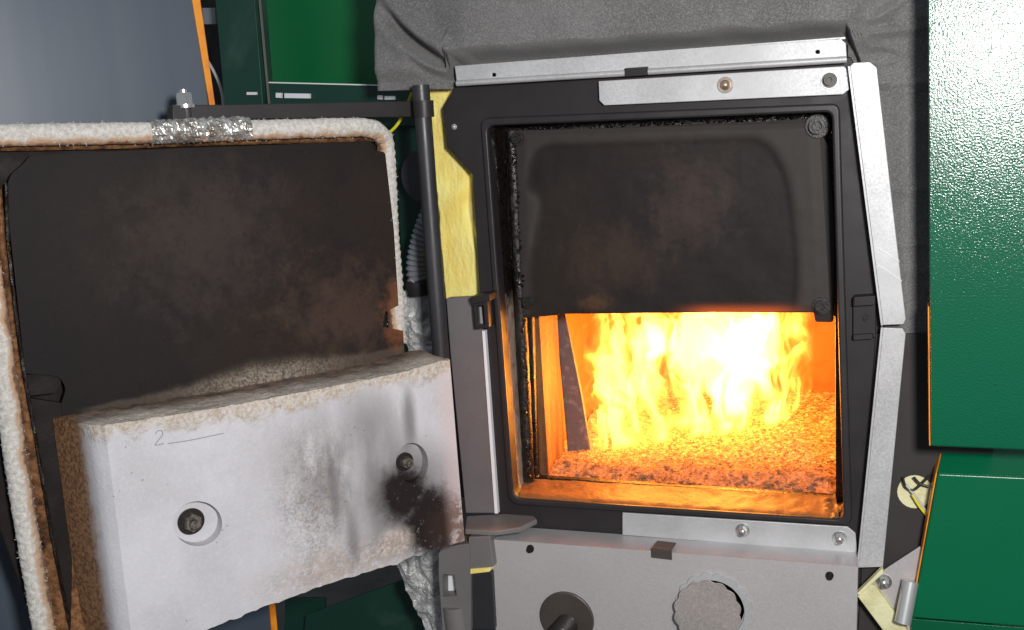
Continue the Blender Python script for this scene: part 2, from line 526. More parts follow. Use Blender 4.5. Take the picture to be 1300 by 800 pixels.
# rounded guide post on the left of the inner frame, with tar beads
bm = bmesh.new()
pa, pb = FY(.046)(650, 166), FY(.046)(672, 620)
def bead(s, th): return 1 + .10*mnoise.noise(V((s*70, math.cos(th)*1.4, math.sin(th)*1.4))) 
add_tube(bm, [pa.lerp(pb, i/90) for i in range(91)], (.0075), 14, None, bead)
link('guide_post', bm, MAT['tar'], boiler)
bm = bmesh.new()
pa, pb = FY(.012)(624, 168), FY(.05)(641, 330)
add_tube(bm, [pa.lerp(pb, i/60) for i in range(61)], lambda t: .0032*(1-t*.6), 10, None, lambda s, th: 1+.5*mnoise.noise(V((s*160, th, 0))))
link('tar_drip', bm, MAT['tar'], boiler)
# firebox walls
X0, X1, YB, ZB, ZT = -.171, .205, .50, -.238, .14
def boxwall(name, c, ex, ey, ez, mat): 
    bm = bmesh.new(); add_box(bm, c, ex, ey, ez); return link(name, bm, mat, boiler, bevel=.001)
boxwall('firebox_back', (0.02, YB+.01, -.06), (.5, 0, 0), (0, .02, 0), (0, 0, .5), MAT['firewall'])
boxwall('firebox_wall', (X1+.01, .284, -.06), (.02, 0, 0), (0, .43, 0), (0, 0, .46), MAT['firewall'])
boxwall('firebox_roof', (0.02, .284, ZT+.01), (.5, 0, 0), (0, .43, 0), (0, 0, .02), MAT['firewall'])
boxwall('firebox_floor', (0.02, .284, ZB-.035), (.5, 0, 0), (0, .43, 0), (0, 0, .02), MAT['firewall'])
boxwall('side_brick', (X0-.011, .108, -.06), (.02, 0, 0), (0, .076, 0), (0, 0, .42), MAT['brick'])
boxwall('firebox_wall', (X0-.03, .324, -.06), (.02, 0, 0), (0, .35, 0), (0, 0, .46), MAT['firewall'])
# leaning deflector plate
pd = FY(.152)
dl = [pd(704, 392), pd(716, 392), pd(738, 500), pd(752, 584), pd(722, 590), pd(714, 500)]
slab('deflector_plate', dl, (-.002, .012, 0), MAT['deflector'], boiler, bevel=.002)

# baffle plate over the upper half
PB = FY(.040)
ax = V((1, 0, 0))
pt = lambda q: PB(*q) - BL
m, base_, nb = mat_soot('sooty_baffle', .5, [
    (pt((880, 250)), .06, .07, c3(74, 60, 54), .55, ax), (pt((780, 330)), .07, .05, c3(72, 56, 48), .45, ax),
    (pt((760, 385)), .03, .016, c3(96, 66, 44), .5, ax), (pt((650, 270)), .012, .035, c3(30, 22, 20), .8, ax)])
MAT['baffle'] = m.out(base_, .6, 0, nb, .25)
m, base_, nb = mat_soot('sooty_field', .5, [
    (pt((880, 250)), .06, .07, c3(74, 60, 54), .5, ax), (pt((780, 330)), .07, .05, c3(72, 56, 48), .45, ax),
    (pt((760, 385)), .03, .012, c3(96, 66, 44), .5, ax)])
_f = m.attr('field'); _n = m.noise(16, 4, .6)
_f = m.rng(m.ma('ADD', _f, m.ma('MULTIPLY', m.ma('SUBTRACT', _n, .5), .5)), .1, .95)
base_ = m.mix(m.ma('MULTIPLY', _f, .8), base_, c3(62, 57, 54))
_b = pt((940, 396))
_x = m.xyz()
_h = m.ma('MULTIPLY', m.rng(m.ma('SUBTRACT', _x[2], _b.z), .0, .016, 1., 0.), m.rng(m.ma('ABSOLUTE', m.ma('SUBTRACT', _x[0], _b.x)), .03, .10, 1., 0.))  # flame glow along the lower centre edge, painted in as emission
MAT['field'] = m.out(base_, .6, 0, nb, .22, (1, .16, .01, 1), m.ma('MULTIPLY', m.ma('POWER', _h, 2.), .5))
PAN = [(675, 430, 20), (668, 340, 20), (686, 255, 30), (664, 240, 20), (676, 182, 34), (975, 172, 46), (1004, 225, 34), (1018, 340, 60), (1008, 430, 10)]
def sdf_poly(p, poly):
    best = 1e9; inside = False; n = len(poly)
    for i in range(n):
        ax_, ay_ = poly[i-1]; bx_, by_ = poly[i]
        ex, ey = bx_-ax_, by_-ay_
        wx, wy = p[0]-ax_, p[1]-ay_
        t = max(0, min(1, (wx*ex+wy*ey)/(ex*ex+ey*ey+1e-9)))
        dx, dy = wx-ex*t, wy-ey*t
        best = min(best, dx*dx+dy*dy)
        if (ay_ > p[1]) != (by_ > p[1]) and p[0] < (bx_-ax_)*(p[1]-ay_)/(by_-ay_)+ax_: inside = not inside
    return -math.sqrt(best) if inside else math.sqrt(best)
def baffle():
    bm = bmesh.new()
    out = on(PB, [(649, 168, 8), (1036, 151), (1044, 172), (1052, 186), (1060, 300), (1058, 409, 4), (1035, 409, 4), (1033, 397), (712, 396), (708, 400), (664, 404, 5)])
    add_slab(bm, out, (0, .007, 0))
    o = link('baffle_plate', bm, MAT['baffle'], boiler, bevel=.0012)
    # shallow pressed field
    poly = arc(PAN, 8)
    poly3 = [((PB(*q)).x, (PB(*q)).z) for q in poly]
    bm = bmesh.new(); FV = []
    a, b, c_, d = PB(655, 166), PB(1040, 156), PB(1054, 395), PB(664, 399)
    fn = quad_grid(a, b, c_, d)
    def f2(u, v):
        p = fn(u, v)
        s = sdf_poly((p.x, p.z), poly3)
        t = max(0, min(1, (s+.009)/.015)); t = t*t*(3-2*t)
        edge = min(u, 1-u, v, 1-v)*.38
        lift = .0022*t*min(1, edge/.012); FV.append(t) 
        p.y = PB.d - .0006 - lift - .0006*fbm(p*25)
        return p
    add_grid(bm, f2, 150, 96)
    bmesh.ops.recalc_face_normals(bm, faces=bm.faces)
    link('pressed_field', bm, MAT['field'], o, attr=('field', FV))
    return o
baf = baffle()
def bolt(name, c, axis, r, mat, parent, style='hex', h=None):
    bm = bmesh.new(); h = h or r*1.1
    if style == 'hex':
        add_lathe(bm, c, axis, [(0, r*1.55), (r*.25, r*1.55), (r*.25, r*1.5)], 24)
        add_lathe(bm, V(c)+V(axis).normalized()*r*.25, axis, [(0, r), (h*.8, r), (h, r*.82)], 6, .3)
        add_lathe(bm, V(c)+V(axis).normalized()*(r*.25+h), axis, [(-.0005, r*.58), (h*.45, r*.58), (h*.5, r*.5)], 14)
    elif style == 'dome':
        add_lathe(bm, c, axis, [(0, r*1.5), (r*.3, r*1.45)], 24)
        add_lathe(bm, V(c)+V(axis).normalized()*r*.3, axis, [(0, r*1.05), (h*.4, r), (h*.75, r*.75), (h, r*.3)], 18)
    elif style == 'socket':
        add_lathe(bm, c, axis, [(0, r*1.5), (r*.25, r*1.5)], 24)
        add_lathe(bm, V(c)+V(axis).normalized()*r*.25, axis, [(0, r), (h, r), (h, r*.6), (h*.4, r*.55)], 20)
    return link(name, bm, mat, parent, bevel=0, ang=40)
FRONT = V((0, -1, 0))
for q, r in (((657, 176), .0055), ((1038, 160), .0085), ((671, 384), .0055), ((1043, 388), .0065)):
    bolt('bolt', FY(.035)(*q), FRONT, r, MAT['blackbolt'], baf, 'socket')
# crusty deposit in the upper corner gap and along the top edge
bm = bmesh.new()
for i in range(260):
    t = random.random()
    q = PB(640 + t*410 + random.uniform(-3, 3), 164 - t*16 + random.uniform(-5, 2)) + V((0, .004, 0))
    r = random.uniform(.0006, .0019)
    add_lathe(bm, q, (random.uniform(-1, 1), -1, random.uniform(-1, 1)), [(-r, r*.3), (0, r), (r, r*.3)], 6)
for i in range(150):
    t = random.random()
    q = PB(1055 + t*5 + random.uniform(-2, 2), 160 + t*230) + V((0, .002, 0))
    r = random.uniform(.0006, .0018)
    add_lathe(bm, q, (random.uniform(-1, 1), -1, random.uniform(-1, 1)), [(-r, r*.3), (0, r), (r, r*.3)], 6)
for i in range(120):
    t = random.random()
    q = FY(.036)(653 + t*21 + random.uniform(-3, 3), 170 + t*440)
    r = random.uniform(.0007, .0020)
    add_lathe(bm, q, (random.uniform(-1, 1), -1, random.uniform(-1, 1)), [(-r, r*.3), (0, r), (r*1.6, r*.3)], 6)
tag(link('tar_crust', bm, MAT['tar'], boiler), None, None, None, 'stuff')

# galvanised strips above the opening
def strip(name, pts, y0, ext, mat=MAT['galv'], holes=(), bevel=.0008, parent=boiler):
    return slab(name, on(FY(y0), pts), (0, ext, 0), mat, parent, [on(FY(y0), h) for h in holes], bevel=bevel)
def circ(x, y, r, n=14, ry=None): return [(x + r*math.cos(2*math.pi*i/n), y + (ry or r)*math.sin(2*math.pi*i/n)) for i in range(n)]
top = strip('top_strip', [(577, 84), (1066, 48), (1074, 55), (1075, 73), (823, 91), (822, 85), (793, 87), (793, 93), (580, 107)], -.016, .0025, holes=[circ(627, 95, 2.6), circ(1038, 66, 2.6)])
# rolled lower lip of that strip
bm = bmesh.new()
pa, pb = FY(-.017)(580, 106), FY(-.017)(1075, 75.5)
add_tube(bm, [pa, pa.lerp(pb, .5), pb], .0034, 12)
link('rolled_lip', bm, MAT['galv'], top)
bm = bmesh.new()
pa, pb = FY(-.016)(578, 84), FY(-.016)(1073, 47)
slab('return_flange', [pa, pb, pb+V((0, .016, .0)), pa+V((0, .016, .0))], (0, 0, -.002), MAT['galv'], top)
slab('slot_shading', on(FY(-.0215), [(793, 87), (822, 85), (822, 95), (793, 97)]), (0, .008, 0), MAT['frame'], top)  # solid dark piece set in front, painting the shade inside the slot
low = strip('bolted_strip', [(760, 103), (1071, 84), (1077, 88), (1078, 114), (1070, 120), (767, 134), (761, 128)], -.010, .003)
for q, st in (((921, 108), 'hex'), ((1053, 102), 'socket')):
    bolt('bolt', FY(-.010)(*q), FRONT, .0052, MAT['brass' if st == 'hex' else 'disc'], low, 'dome' if st == 'hex' else 'socket')
    bm = bmesh.new(); add_lathe(bm, FY(-.010)(*q), FRONT, [(0, .0088), (.0012, .0088)], 24); link('washer', bm, MAT['zinc'], low, ang=30)
# right-hand edge strips
r1 = strip('edge_strip', [(1079, 84), (1083, 80), (1105, 79), (1113, 86), (1150, 405), (1147, 412), (1121, 413)], -.022, .003)
r2 = strip('edge_strip', [(1121, 416), (1146, 417), (1150, 424), (1121, 720), (1090, 721)], -.022, .003)
for rr, pts in ((r1, [(1079, 84), (1121, 413)]), (r2, [(1121, 416), (1090, 721)])):
    pa, pb = FY(-.022)(*pts[0]), FY(-.022)(*pts[1])
    slab('fold', [pa, pb, pb+V((0, .022, 0)), pa+V((0, .022, 0))], (-.002, 0, 0), MAT['galv'], rr)
for (x0_, y0_), (x1_, y1_) in (((1112, 314), (1142, 332)), ((1114, 336), (1145, 357))):
    bm = bmesh.new(); add_tube(bm, [FY(-.0222)(x0_, y0_), FY(-.0222)(x1_, y1_)], .0005, 6); link('scratch', bm, MAT['white'], r1)
# catch on the right of the plate
bm = bmesh.new()
pp = [P0(1083, 378), P0(1112, 376), P0(1112, 428), P0(1083, 430)]
add_slab(bm, [p+V((0, -.006, 0)) for p in pp], (0, .007, 0))
pp = [P0(1084, 374), P0(1112, 372), P0(1112, 384), P0(1084, 386)]
add_slab(bm, [p+V((0, -.016, 0)) for p in pp], (0, .017, 0))
pp = [P0(1083, 423), P0(1109, 421), P0(1109, 428), P0(1083, 430)]
add_slab(bm, [p+V((0, -.010, 0)) for p in pp], (0, .011, 0))
ct = link('catch', bm, MAT['frame'], boiler, bevel=.0015)
bolt('screw', FY(-.006)(1100, 403), FRONT, .0032, MAT['frame'], ct, 'socket')
bolt('screw', P0(577, 161), FRONT, .0022, MAT['silver'], boiler, 'dome')

# left: grey cover plate, raw edge and latch
slab('cloth_shade_sheet', on(FY(-.004), [(1112, 424), (1260, 424), (1260, 830), (1088, 830)]), (0, .004, 0), MAT['clothshade'], boiler, [on(FY(-.004), circ(1162, 625, 23, 24, 22))])  # dark sheet laid over the jacket to paint its shaded lower run
lc = slab('side_cover', on(FY(-.004), [(566, 379), (607, 377), (613, 420), (632, 652), (591, 652), (572, 455)]), (0, .014, 0), MAT['greyplate'], boiler, bevel=.0015)
slab('raw_edge', on(FY(-.007), [(612, 420), (615.5, 420), (632, 652), (628, 652)]), (0, .010, 0), MAT['white'], lc)
bm = bmesh.new()
o_, i_ = [(600, 384), (619, 382), (621, 416), (603, 418)], [(604.5, 389), (613, 388), (615, 412), (606, 413)]
add_slab(bm, on(FY(-.022), o_), (0, .022, 0), [on(FY(-.022), i_)])
add_slab(bm, on(FY(-.030), [(597, 377), (622, 373), (622, 382), (600, 386)]), (0, .03, 0))
lt = link('latch', bm, MAT['frame'], boiler, bevel=.0012)
slab('latch_bolt', on(FY(-.012), [(606, 390), (611, 389.5), (613, 411), (608, 412)]), (0, .006, 0), MAT['silver'], lt)

# hinge rod and castings below it
rod_a, rod_b = FY(-.03)(534, 108), FY(-.03)(574, 640)
bm = bmesh.new()
add_tube(bm, [rod_a.lerp(rod_b, i/8) for i in range(9)], .0102, 20)
rod = link('hinge_rod', bm, MAT['rod'], boiler, ang=50)
bm = bmesh.new()
kc = FY(-.045)(577, 700)
add_slab(bm, on(FY(-.06), [(557, 702, 3), (563, 694, 4), (597, 690), (598, 800), (562, 800), (557, 730)]), (0, .03, 0), [on(FY(-.06), [(562, 729), (577, 730), (580, 757), (562, 758)])])
add_lathe(bm, FY(-.05)(578, 767), (0.06, 0, -1), [(0, .0165), (.05, .0165)], 20)
kn = link('hinge_knuckle', bm, MAT['cast'], boiler, bevel=.002)
slab('knuckle_face', on(FY(-.042), [(562, 729), (577, 730), (580, 757), (562, 758)]), (0, .004, 0), MAT['white'], kn)
bm = bmesh.new()
add_slab(bm, on(FY(-.058), [(594, 682), (622, 681), (627, 720), (596, 724)]), (0, .05, 0))
link('hinge_lug', bm, MAT['cast'], boiler, bevel=.002)
slab('wool_gasket', on(FY(-.060), [(595, 723), (622, 721), (622, 726), (596, 729)]), (0, .05, 0), MAT['wool'], boiler, bevel=.001)
bm = bmesh.new()
add_slab(bm, on(FY(-.055), [(598, 729), (624, 726), (628, 800), (600, 800)]), (0, .05, 0))
link('hinge_block', bm, MAT['rod'], boiler, bevel=.002)
# tongue plate sticking out under the opening
bm = bmesh.new()
zt = FY(-.004)(650, 655).z
pts = [FZ(zt)(592, 655), FZ(zt)(640, 652), FZ(zt)(650, 650, ), FZ(zt)(676, 652), FZ(zt)(682, 659), FZ(zt)(660, 670), FZ(zt)(630, 674), FZ(zt)(590, 672)]
add_slab(bm, pts, (0, 0, -.007))
link('lower_tongue', bm, MAT['cast'], boiler, bevel=.0018)

# lower cover (box of bent sheet) with flange
DCOV = -.047
PC = FY(DCOV)
bigh = circ(720, 781, 37, 28, 29)
def shear(pts, k=.06): return pts
cov_out = [(622, 685), (640, 686), (1084, 719, 5), (1089, 722), (1084, 960), (640, 960)]
clip = [(825, 700), (829, 687.5+14), (856, 703.5), (853, 709), (826, 707)]
lower = slab('lower_cover', on(PC, cov_out), (0, .0025, 0), MAT['galv_cover'], boiler,
             [on(PC, circ(673, 697, 5, 16, 5.5)), on(PC, circ(1053, 731, 5.5, 16, 5.5)), on(PC, circ(905, 772, 40, 40, 37))], bevel=.0012)
a_, b_ = PC(622, 685)+V((0, .001, 0)), PC(1089, 721)+V((0, .001, 0))
bk = -.003 - DCOV
slab('top_ledge', [a_, b_, b_+V((0, bk, .0)), a_+V((.028, bk, .0))], (0, 0, -.0022), MAT['galv'], lower)
slab('cover_side', [b_, PC(1084, 960), PC(1084, 960)+V((0, bk, 0)), b_+V((0, bk, 0))], (-.0022, 0, 0), MAT['galv_cover'], lower)
slab('cover_side', [a_, PC(640, 960), PC(640, 960)+V((0, bk, 0)), a_+V((.028, bk, 0))], (.0022, 0, 0), MAT['galv_cover'], lower)
fl = strip('flange', [(790, 651), (1076, 669), (1086, 677), (1088, 702), (790, 679)], -.005, .0028, MAT['galv'], parent=lower)
for q in ((943, 673), (1066, 683)):
    bolt('bolt', FY(-.005)(*q), FRONT, .0052, MAT['zinc'], fl, 'hex', .008)
for q in ((673, 697), (1053, 731)):
    bolt('screw', FY(DCOV+.004)(*q), FRONT, .0036, MAT['blackbolt'], lower, 'socket')
# spring clip over the ledge edge
bm = bmesh.new()
c0 = PC(840, 702)
add_box(bm, c0+V((0, -.001, -.001)), (.024, 0, -.001), (0, .002, 0), (0, 0, .011))
add_box(bm, c0+V((.001, .010, .0045)), (.022, 0, -.001), (0.002, .022, 0), (0, 0, .002))
link('clip', bm, MAT['disc'], lower, bevel=.0005)
# black disc with spindle
bm = bmesh.new()
add_lathe(bm, PC(720, 784)+V((0, -.0002, 0)), FRONT, [(0, .0335), (.003, .0335), (.0036, .0325)], 40)
dsc = link('disc', bm, MAT['disc'], lower, ang=30)
bm = bmesh.new()
prof = []
for i in range(10): prof += [(.003+i*.0028, .0115), (.0044+i*.0028, .0135), (.0058+i*.0028, .0115)]
add_lathe(bm, PC(722, 790), (-.12, -1, -.12), [(0, .012)] + prof + [(.036, .009)], 24)
link('spindle', bm, MAT['blackbolt'], dsc, ang=30)
# toothed round sheet cut-out: a serrated disc bent out of its opening
bm = bmesh.new()
pc_ = FY(DCOV-.005)(899, 776)
n = 96; R = .036
ring = []; ring2 = []
for i in range(n):
    th = 2*math.pi*i/n
    r = 1.035*R*(1 + .07*abs(math.sin(th*7)) - .05)
    ring.append(pc_+V((math.cos(th)*r, -.006*(1-math.sin(th+.6)) + .0, math.sin(th)*r)))
add_slab(bm, ring, (0, .0015, 0))
link('toothed_disc', bm, MAT['warmdisc'], lower, bevel=.0004)
bm = bmesh.new()
pc_ = PC(906, 772)
o_, i_ = [], []
for i in range(n):
    th = 2*math.pi*i/n
    o_.append(pc_+V((math.cos(th)*(R*1.12+.0035*abs(math.sin(th*8))), -.0008, math.sin(th)*(R*1.12+.0035*abs(math.sin(th*8))))))
    i_.append(pc_+V((math.cos(th)*R*.97, -.0008, math.sin(th)*R*.97)))
add_slab(bm, o_, (0, -.0022, 0), [i_])
link('scalloped_collar', bm, MAT['galv'], lower, ang=30)
slab('opening_back', [PC(*q)+V((0, .02, 0)) for q in circ(905, 772, 46, 24, 42)], (0, .002, 0), MAT['hole'], lower)

# ------------------------------------------------------------------ boiler door (open), a part of the boiler
def dp(t, pts, n=5): return on(DP(t), pts, n)
DOOR = [(-40, 160), (480, 152), (508, 185), (520, 445), (560, 462), (575, 690), (60, 850), (36, 880)]
door = slab('door', [p for p in dp(-.020, [(-60, 178), (476, 166), (500, 200), (516, 452), (545, 480), (560, 690), (380, 745), (70, 870), (-12, 640)])], DN*-.035, MAT['sootdoor'], boiler, bevel=.002)
# heat shield plate
m, base_, nb = mat_soot('sooty_shield', .5, [
    (DP(0)(505, 400)-BL, .025, .045, c3(132, 78, 46), .75, DD), (DP(0)(440, 400)-BL, .09, .07, c3(84, 64, 54), .5, DD),
    (DP(0)(260, 300)-BL, .10, .10, c3(68, 58, 54), .5, DD),
    ])
_s = m.dot(m.co(), tuple(DD)); _z = m.xyz()[2]
_a, _b = DP(0)(200, 502)-BL, DP(0)(500, 444)-BL
_sl = (_b.z-_a.z)/(_b.dot(DD)-_a.dot(DD))
_h = m.ma('SUBTRACT', _z, m.ma('MULTIPLY_ADD', _s, _sl, _a.z-_sl*_a.dot(DD)))
_c = m.ma('DIVIDE', m.ma('SUBTRACT', _s, (DP(0)(335, 464)-BL).dot(DD)), .075)
_c = m.ma('EXPONENT', m.ma('MULTIPLY', m.ma('MULTIPLY', _c, _c), -1.))
_mg = m.ma('MULTIPLY', m.rng(m.ma('ADD', _s, m.ma('MULTIPLY', m.noise(9, 5, .6), .10)), (DP(0)(30, 300)-BL).dot(DD)+.05, (DP(0)(140, 300)-BL).dot(DD)+.06, 1., 0.), .75)
base_ = m.mix(_mg, base_, c3(24, 22, 24))
_mt = m.rng(m.ma('ADD', _z, m.ma('MULTIPLY', m.noise(11, 5, .6), .05)), (DP(0)(250, 260)-BL).z+.025, (DP(0)(250, 185)-BL).z+.03)
base_ = m.mix(m.ma('MULTIPLY', _mt, .55), base_, c3(26, 24, 23))
_gr = m.noise(420, 4, .75)
base_ = m.mix(m.ma('MULTIPLY', m.rng(_gr, .62, .72), .25), base_, c3(92, 84, 80))
_n = m.noise(30, 4, .6); _g = m.noise(330, 4, .7)
_hh = m.ma('ADD', _h, m.ma('MULTIPLY', m.ma('SUBTRACT', _n, .5), .012))
_top = m.ma('MULTIPLY_ADD', _c, .019, .004)
_in = m.rng(_s, (DP(0)(88, 520)-BL).dot(DD), (DP(0)(130, 515)-BL).dot(DD))
_ash = m.rng(m.ma('DIVIDE', _hh, _top), .0, 1.1, 1., 0.)
base_ = m.mix(m.ma('MULTIPLY', m.ma('MULTIPLY', _ash, _in), .5), base_, c3(92, 80, 70))
base_ = m.mix(m.ma('MULTIPLY', m.ma('MULTIPLY', m.ma('MULTIPLY', _ash, _ash), _c), m.rng(_g, .36, .62, .1, .8)), base_, c3(160, 148, 134))
MAT['shield'] = m.out(base_, .6, 0, nb, .15)
SH = [(38, 197, 10), (120, 193), (470, 179), (474, 191), (489, 193, 4), (500, 290), (506, 388), (489, 396), (486, 415), (512, 420), (514, 470), (80, 560), (78, 512), (84, 494, 6), (76, 478, 8), (32, 474), (8, 250, 12), (12, 222, 10), (30, 208, 8)]
sh = slab('heat_shield', dp(0, SH), DN*-.006, MAT['shield'], door, bevel=.0014)
# lower left run of the shield edge beside the block
slab('shield_edge', dp(-.001, [(36, 505), (80, 512), (140, 830), (92, 830)]), DN*-.006, MAT['sootdoor'], door, bevel=.001)
bm = bmesh.new()
add_slab(bm, dp(-.003, [(30, 476), (70, 474, 10), (80, 485, 10), (72, 499, 8), (34, 503)]), DN*-.004)
link('shield_tab', bm, MAT['sootdoor'], door, bevel=.002)
# tar line down the left edge of the shield
bm = bmesh.new()
pth = spline([DP(.001)(*q) for q in ((8, 232), (10, 300), (18, 380), (30, 470), (46, 560), (66, 680), (88, 790))], 16)
add_tube(bm, pth, .0017, 8, None, lambda s, th: 1+.35*mnoise.noise(V((s*220, th*.7, 3))))
link('tar_seam', bm, MAT['tar'], door)
# gasket rope all round
def rope():
    bm = bmesh.new()
    ctl = [(72, 870), (56, 800), (24, 610), (2, 450), (-16, 330), (-34, 230), (-34, 190), (-10, 174), (60, 171), (200, 168.5), (330, 165), (440, 162), (468, 163, .003), (482, 170, -.003), (490, 190, -.009), (495, 290, -.010), (502, 380, -.010), (505, 437, -.010)]
    P = [DP(q[2] if len(q) > 2 else .006)(*q[:2]) for q in ctl]
    path = spline(P, 30)
    # resample evenly
    pts = [path[0]]; acc = 0; step = .0016
    for a, b in zip(path, path[1:]):
        L = (b-a).length; d = 0
        while acc + (L-d) >= step:
            d += step-acc; acc = 0
            pts.append(a.lerp(b, d/L))
        acc += L-d
    def mod(s, th):
        return 1 + .028*math.sin(s*2*math.pi/.009 + 3*th) + .022*math.sin(s*2*math.pi/.009 - 3*th) + .05*mnoise.noise(V((s*150, math.cos(th)*1.5, math.sin(th)*1.5))) + .045*mnoise.noise(V((s*600, math.cos(th)*5, math.sin(th)*5)))
    NS = 26
    rings = add_tube(bm, pts, (.0094, .0104), NS, DN, mod)
    # stain towards the inside of the loop
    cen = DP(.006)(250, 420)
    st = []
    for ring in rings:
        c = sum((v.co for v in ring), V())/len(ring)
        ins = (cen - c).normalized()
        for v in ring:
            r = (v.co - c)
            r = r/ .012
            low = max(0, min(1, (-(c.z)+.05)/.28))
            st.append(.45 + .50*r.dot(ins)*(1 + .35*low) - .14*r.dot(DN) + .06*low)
    o = link('gasket_rope', bm, MAT['rope'], door, ang=180, attr=('stain', st))
    return o
gr_ = rope()
# loose fibres standing off the rope
bm = bmesh.new()
rng_ = random.Random(3)
rv = [v.co + gr_.matrix_world.translation + BL for v in gr_.data.vertices]
rn = [v.normal.copy() for v in gr_.data.vertices]
for i in range(1100):
    k = rng_.randrange(len(rv))
    p, n_ = rv[k], rn[k]
    t_ = V((rng_.uniform(-1, 1), rng_.uniform(-1, 1), rng_.uniform(-1, 1)))
    t_ = (t_ - n_*t_.dot(n_)).normalized()
    L_ = rng_.uniform(.0015, .0042); h_ = rng_.uniform(.1, .5)
    q = p + t_*L_*.5 + n_*L_*h_; r_ = q + t_*L_*.5 + n_*L_*h_*rng_.uniform(-.8, .8)
    w_ = t_.cross(n_)*.00022
    a = [bm.verts.new(p - w_ - n_*.0004), bm.verts.new(p + w_ - n_*.0004)]
    b = [bm.verts.new(q - w_), bm.verts.new(q + w_)]
    c = bm.verts.new(r_); d = bm.verts.new(q + n_*.0003)
    for f in ((a[0], a[1], b[1], b[0]), (b[0], b[1], c), (a[0], d, b[0]), (a[1], b[1], d), (b[0], d, c), (b[1], c, d)): bm.faces.new(f)
m = M('loose_white_fibre')
tag(link('loose_fibre', bm, m.out(c3(226, 222, 214), .9, 0, None, .1), door, smooth=False), None, None, None, 'stuff')
# baked brown scale beside the rope
def mat_scale():
    m = M('brown_baked_scale')
    n1 = m.noise(120, 6, .7); n2 = m.noise(26, 4, .6)
    base = m.mix(m.rng(n1, .35, .65), c3(150, 108, 74), c3(96, 62, 40))
    base = m.mix(m.rng(n2, .5, .72), base, c3(42, 30, 25))
    return m.out(base, .9, 0, m.bump(n1, .9, .004), .15)
MAT['scale'] = mat_scale()
def strip_scale(name, A, B, t, amp, nu=10, nv=150, parent=None):
    bm = bmesh.new()
    def fn(u, v):
        i = min(len(A)-2, int(v*(len(A)-1))); f = v*(len(A)-1)-i
        ax_, ay_ = A[i][0]*(1-f)+A[i+1][0]*f, A[i][1]*(1-f)+A[i+1][1]*f
        bx_, by_ = B[i][0]*(1-f)+B[i+1][0]*f, B[i][1]*(1-f)+B[i+1][1]*f
        p = DP(t)(ax_*(1-u)+bx_*u, ay_*(1-u)+by_*u)
        return p + DN*(amp*fbm(p*70) + .004*math.sin(math.pi*u))
    add_grid(bm, fn, nu, nv)
    bmesh.ops.recalc_face_normals(bm, faces=bm.faces)
    r = bmesh.ops.extrude_face_region(bm, geom=[e for e in bm.edges if e.is_boundary])
    for v in r['geom']:
        if isinstance(v, bmesh.types.BMVert): v.co -= DN*.012
    return link(name, bm, MAT['scale'], parent or door)
strip_scale('baked_scale', [(-8, 240), (0, 330), (14, 450), (36, 600), (58, 730), (80, 860)], [(2, 240), (10, 330), (26, 450), (54, 600), (80, 730), (110, 860)], -.005, .002)
strip_scale('baked_scale', [(96, 560), (96, 620), (92, 700), (88, 860)], [(106, 560), (124, 640), (138, 740), (146, 860)], .002, .0025)
bm = bmesh.new()
strip_scale('baked_scale', [(0, 180), (150, 177), (300, 174), (476, 170)], [(0, 192), (150, 189), (300, 184), (476, 180)], -.009, .0015, 6, 200)
# foil wrapped round the rope
bm = bmesh.new()
pth = [DP(.006)(190+ (316-190)*i/60, 168.0-5.0*i/60) for i in range(61)]
add_tube(bm, pth, (.0112, .0118), 26, DN, lambda s, th: 1+.20*mnoise.noise(V((s*260, math.cos(th)*3, math.sin(th)*3)))+.1*mnoise.noise(V((s*700, th*3, 1))))
link('foil_wrap', bm, MAT['foil'], door, smooth=False)
# hinge arm along the back of the door
ha = slab('hinge_arm', dp(-.028, [(219, 134), (545, 128), (546, 148), (219, 153)]), DN*-.02, MAT['arm'], door, bevel=.001)
bm = bmesh.new()
add_lathe(bm, FY(-.03)(538.5, 149)+V((0,0,0)), (0.02, 0, 1), [(0, .0118), (.019, .0118)], 28)
link('hinge_eye', bm, MAT['arm'], ha, ang=40)
hc = DP(-.038)(235, 136)
bm = bmesh.new()
add_lathe(bm, hc, (0, 0, 1), [(-.001, .0125), (.0025, .0125)], 28)
add_lathe(bm, hc+V((0, 0, .0025)), (0, 0, 1), [(0, .0088), (.0105, .0088), (.0125, .0074)], 6, .2)
add_lathe(bm, hc+V((0, 0, .014)), (0, 0, 1), [(0, .0052), (.004, .0052), (.0045, .0045)], 14)
link('bolt', bm, MAT['zinc'], ha, ang=30)
bm = bmesh.new()
add_lathe(bm, hc+V((0, 0, -.0155)), (0, 0, 1), [(0, .0105), (.014, .0105)], 24)
link('spacer', bm, MAT['arm'], ha, ang=30)
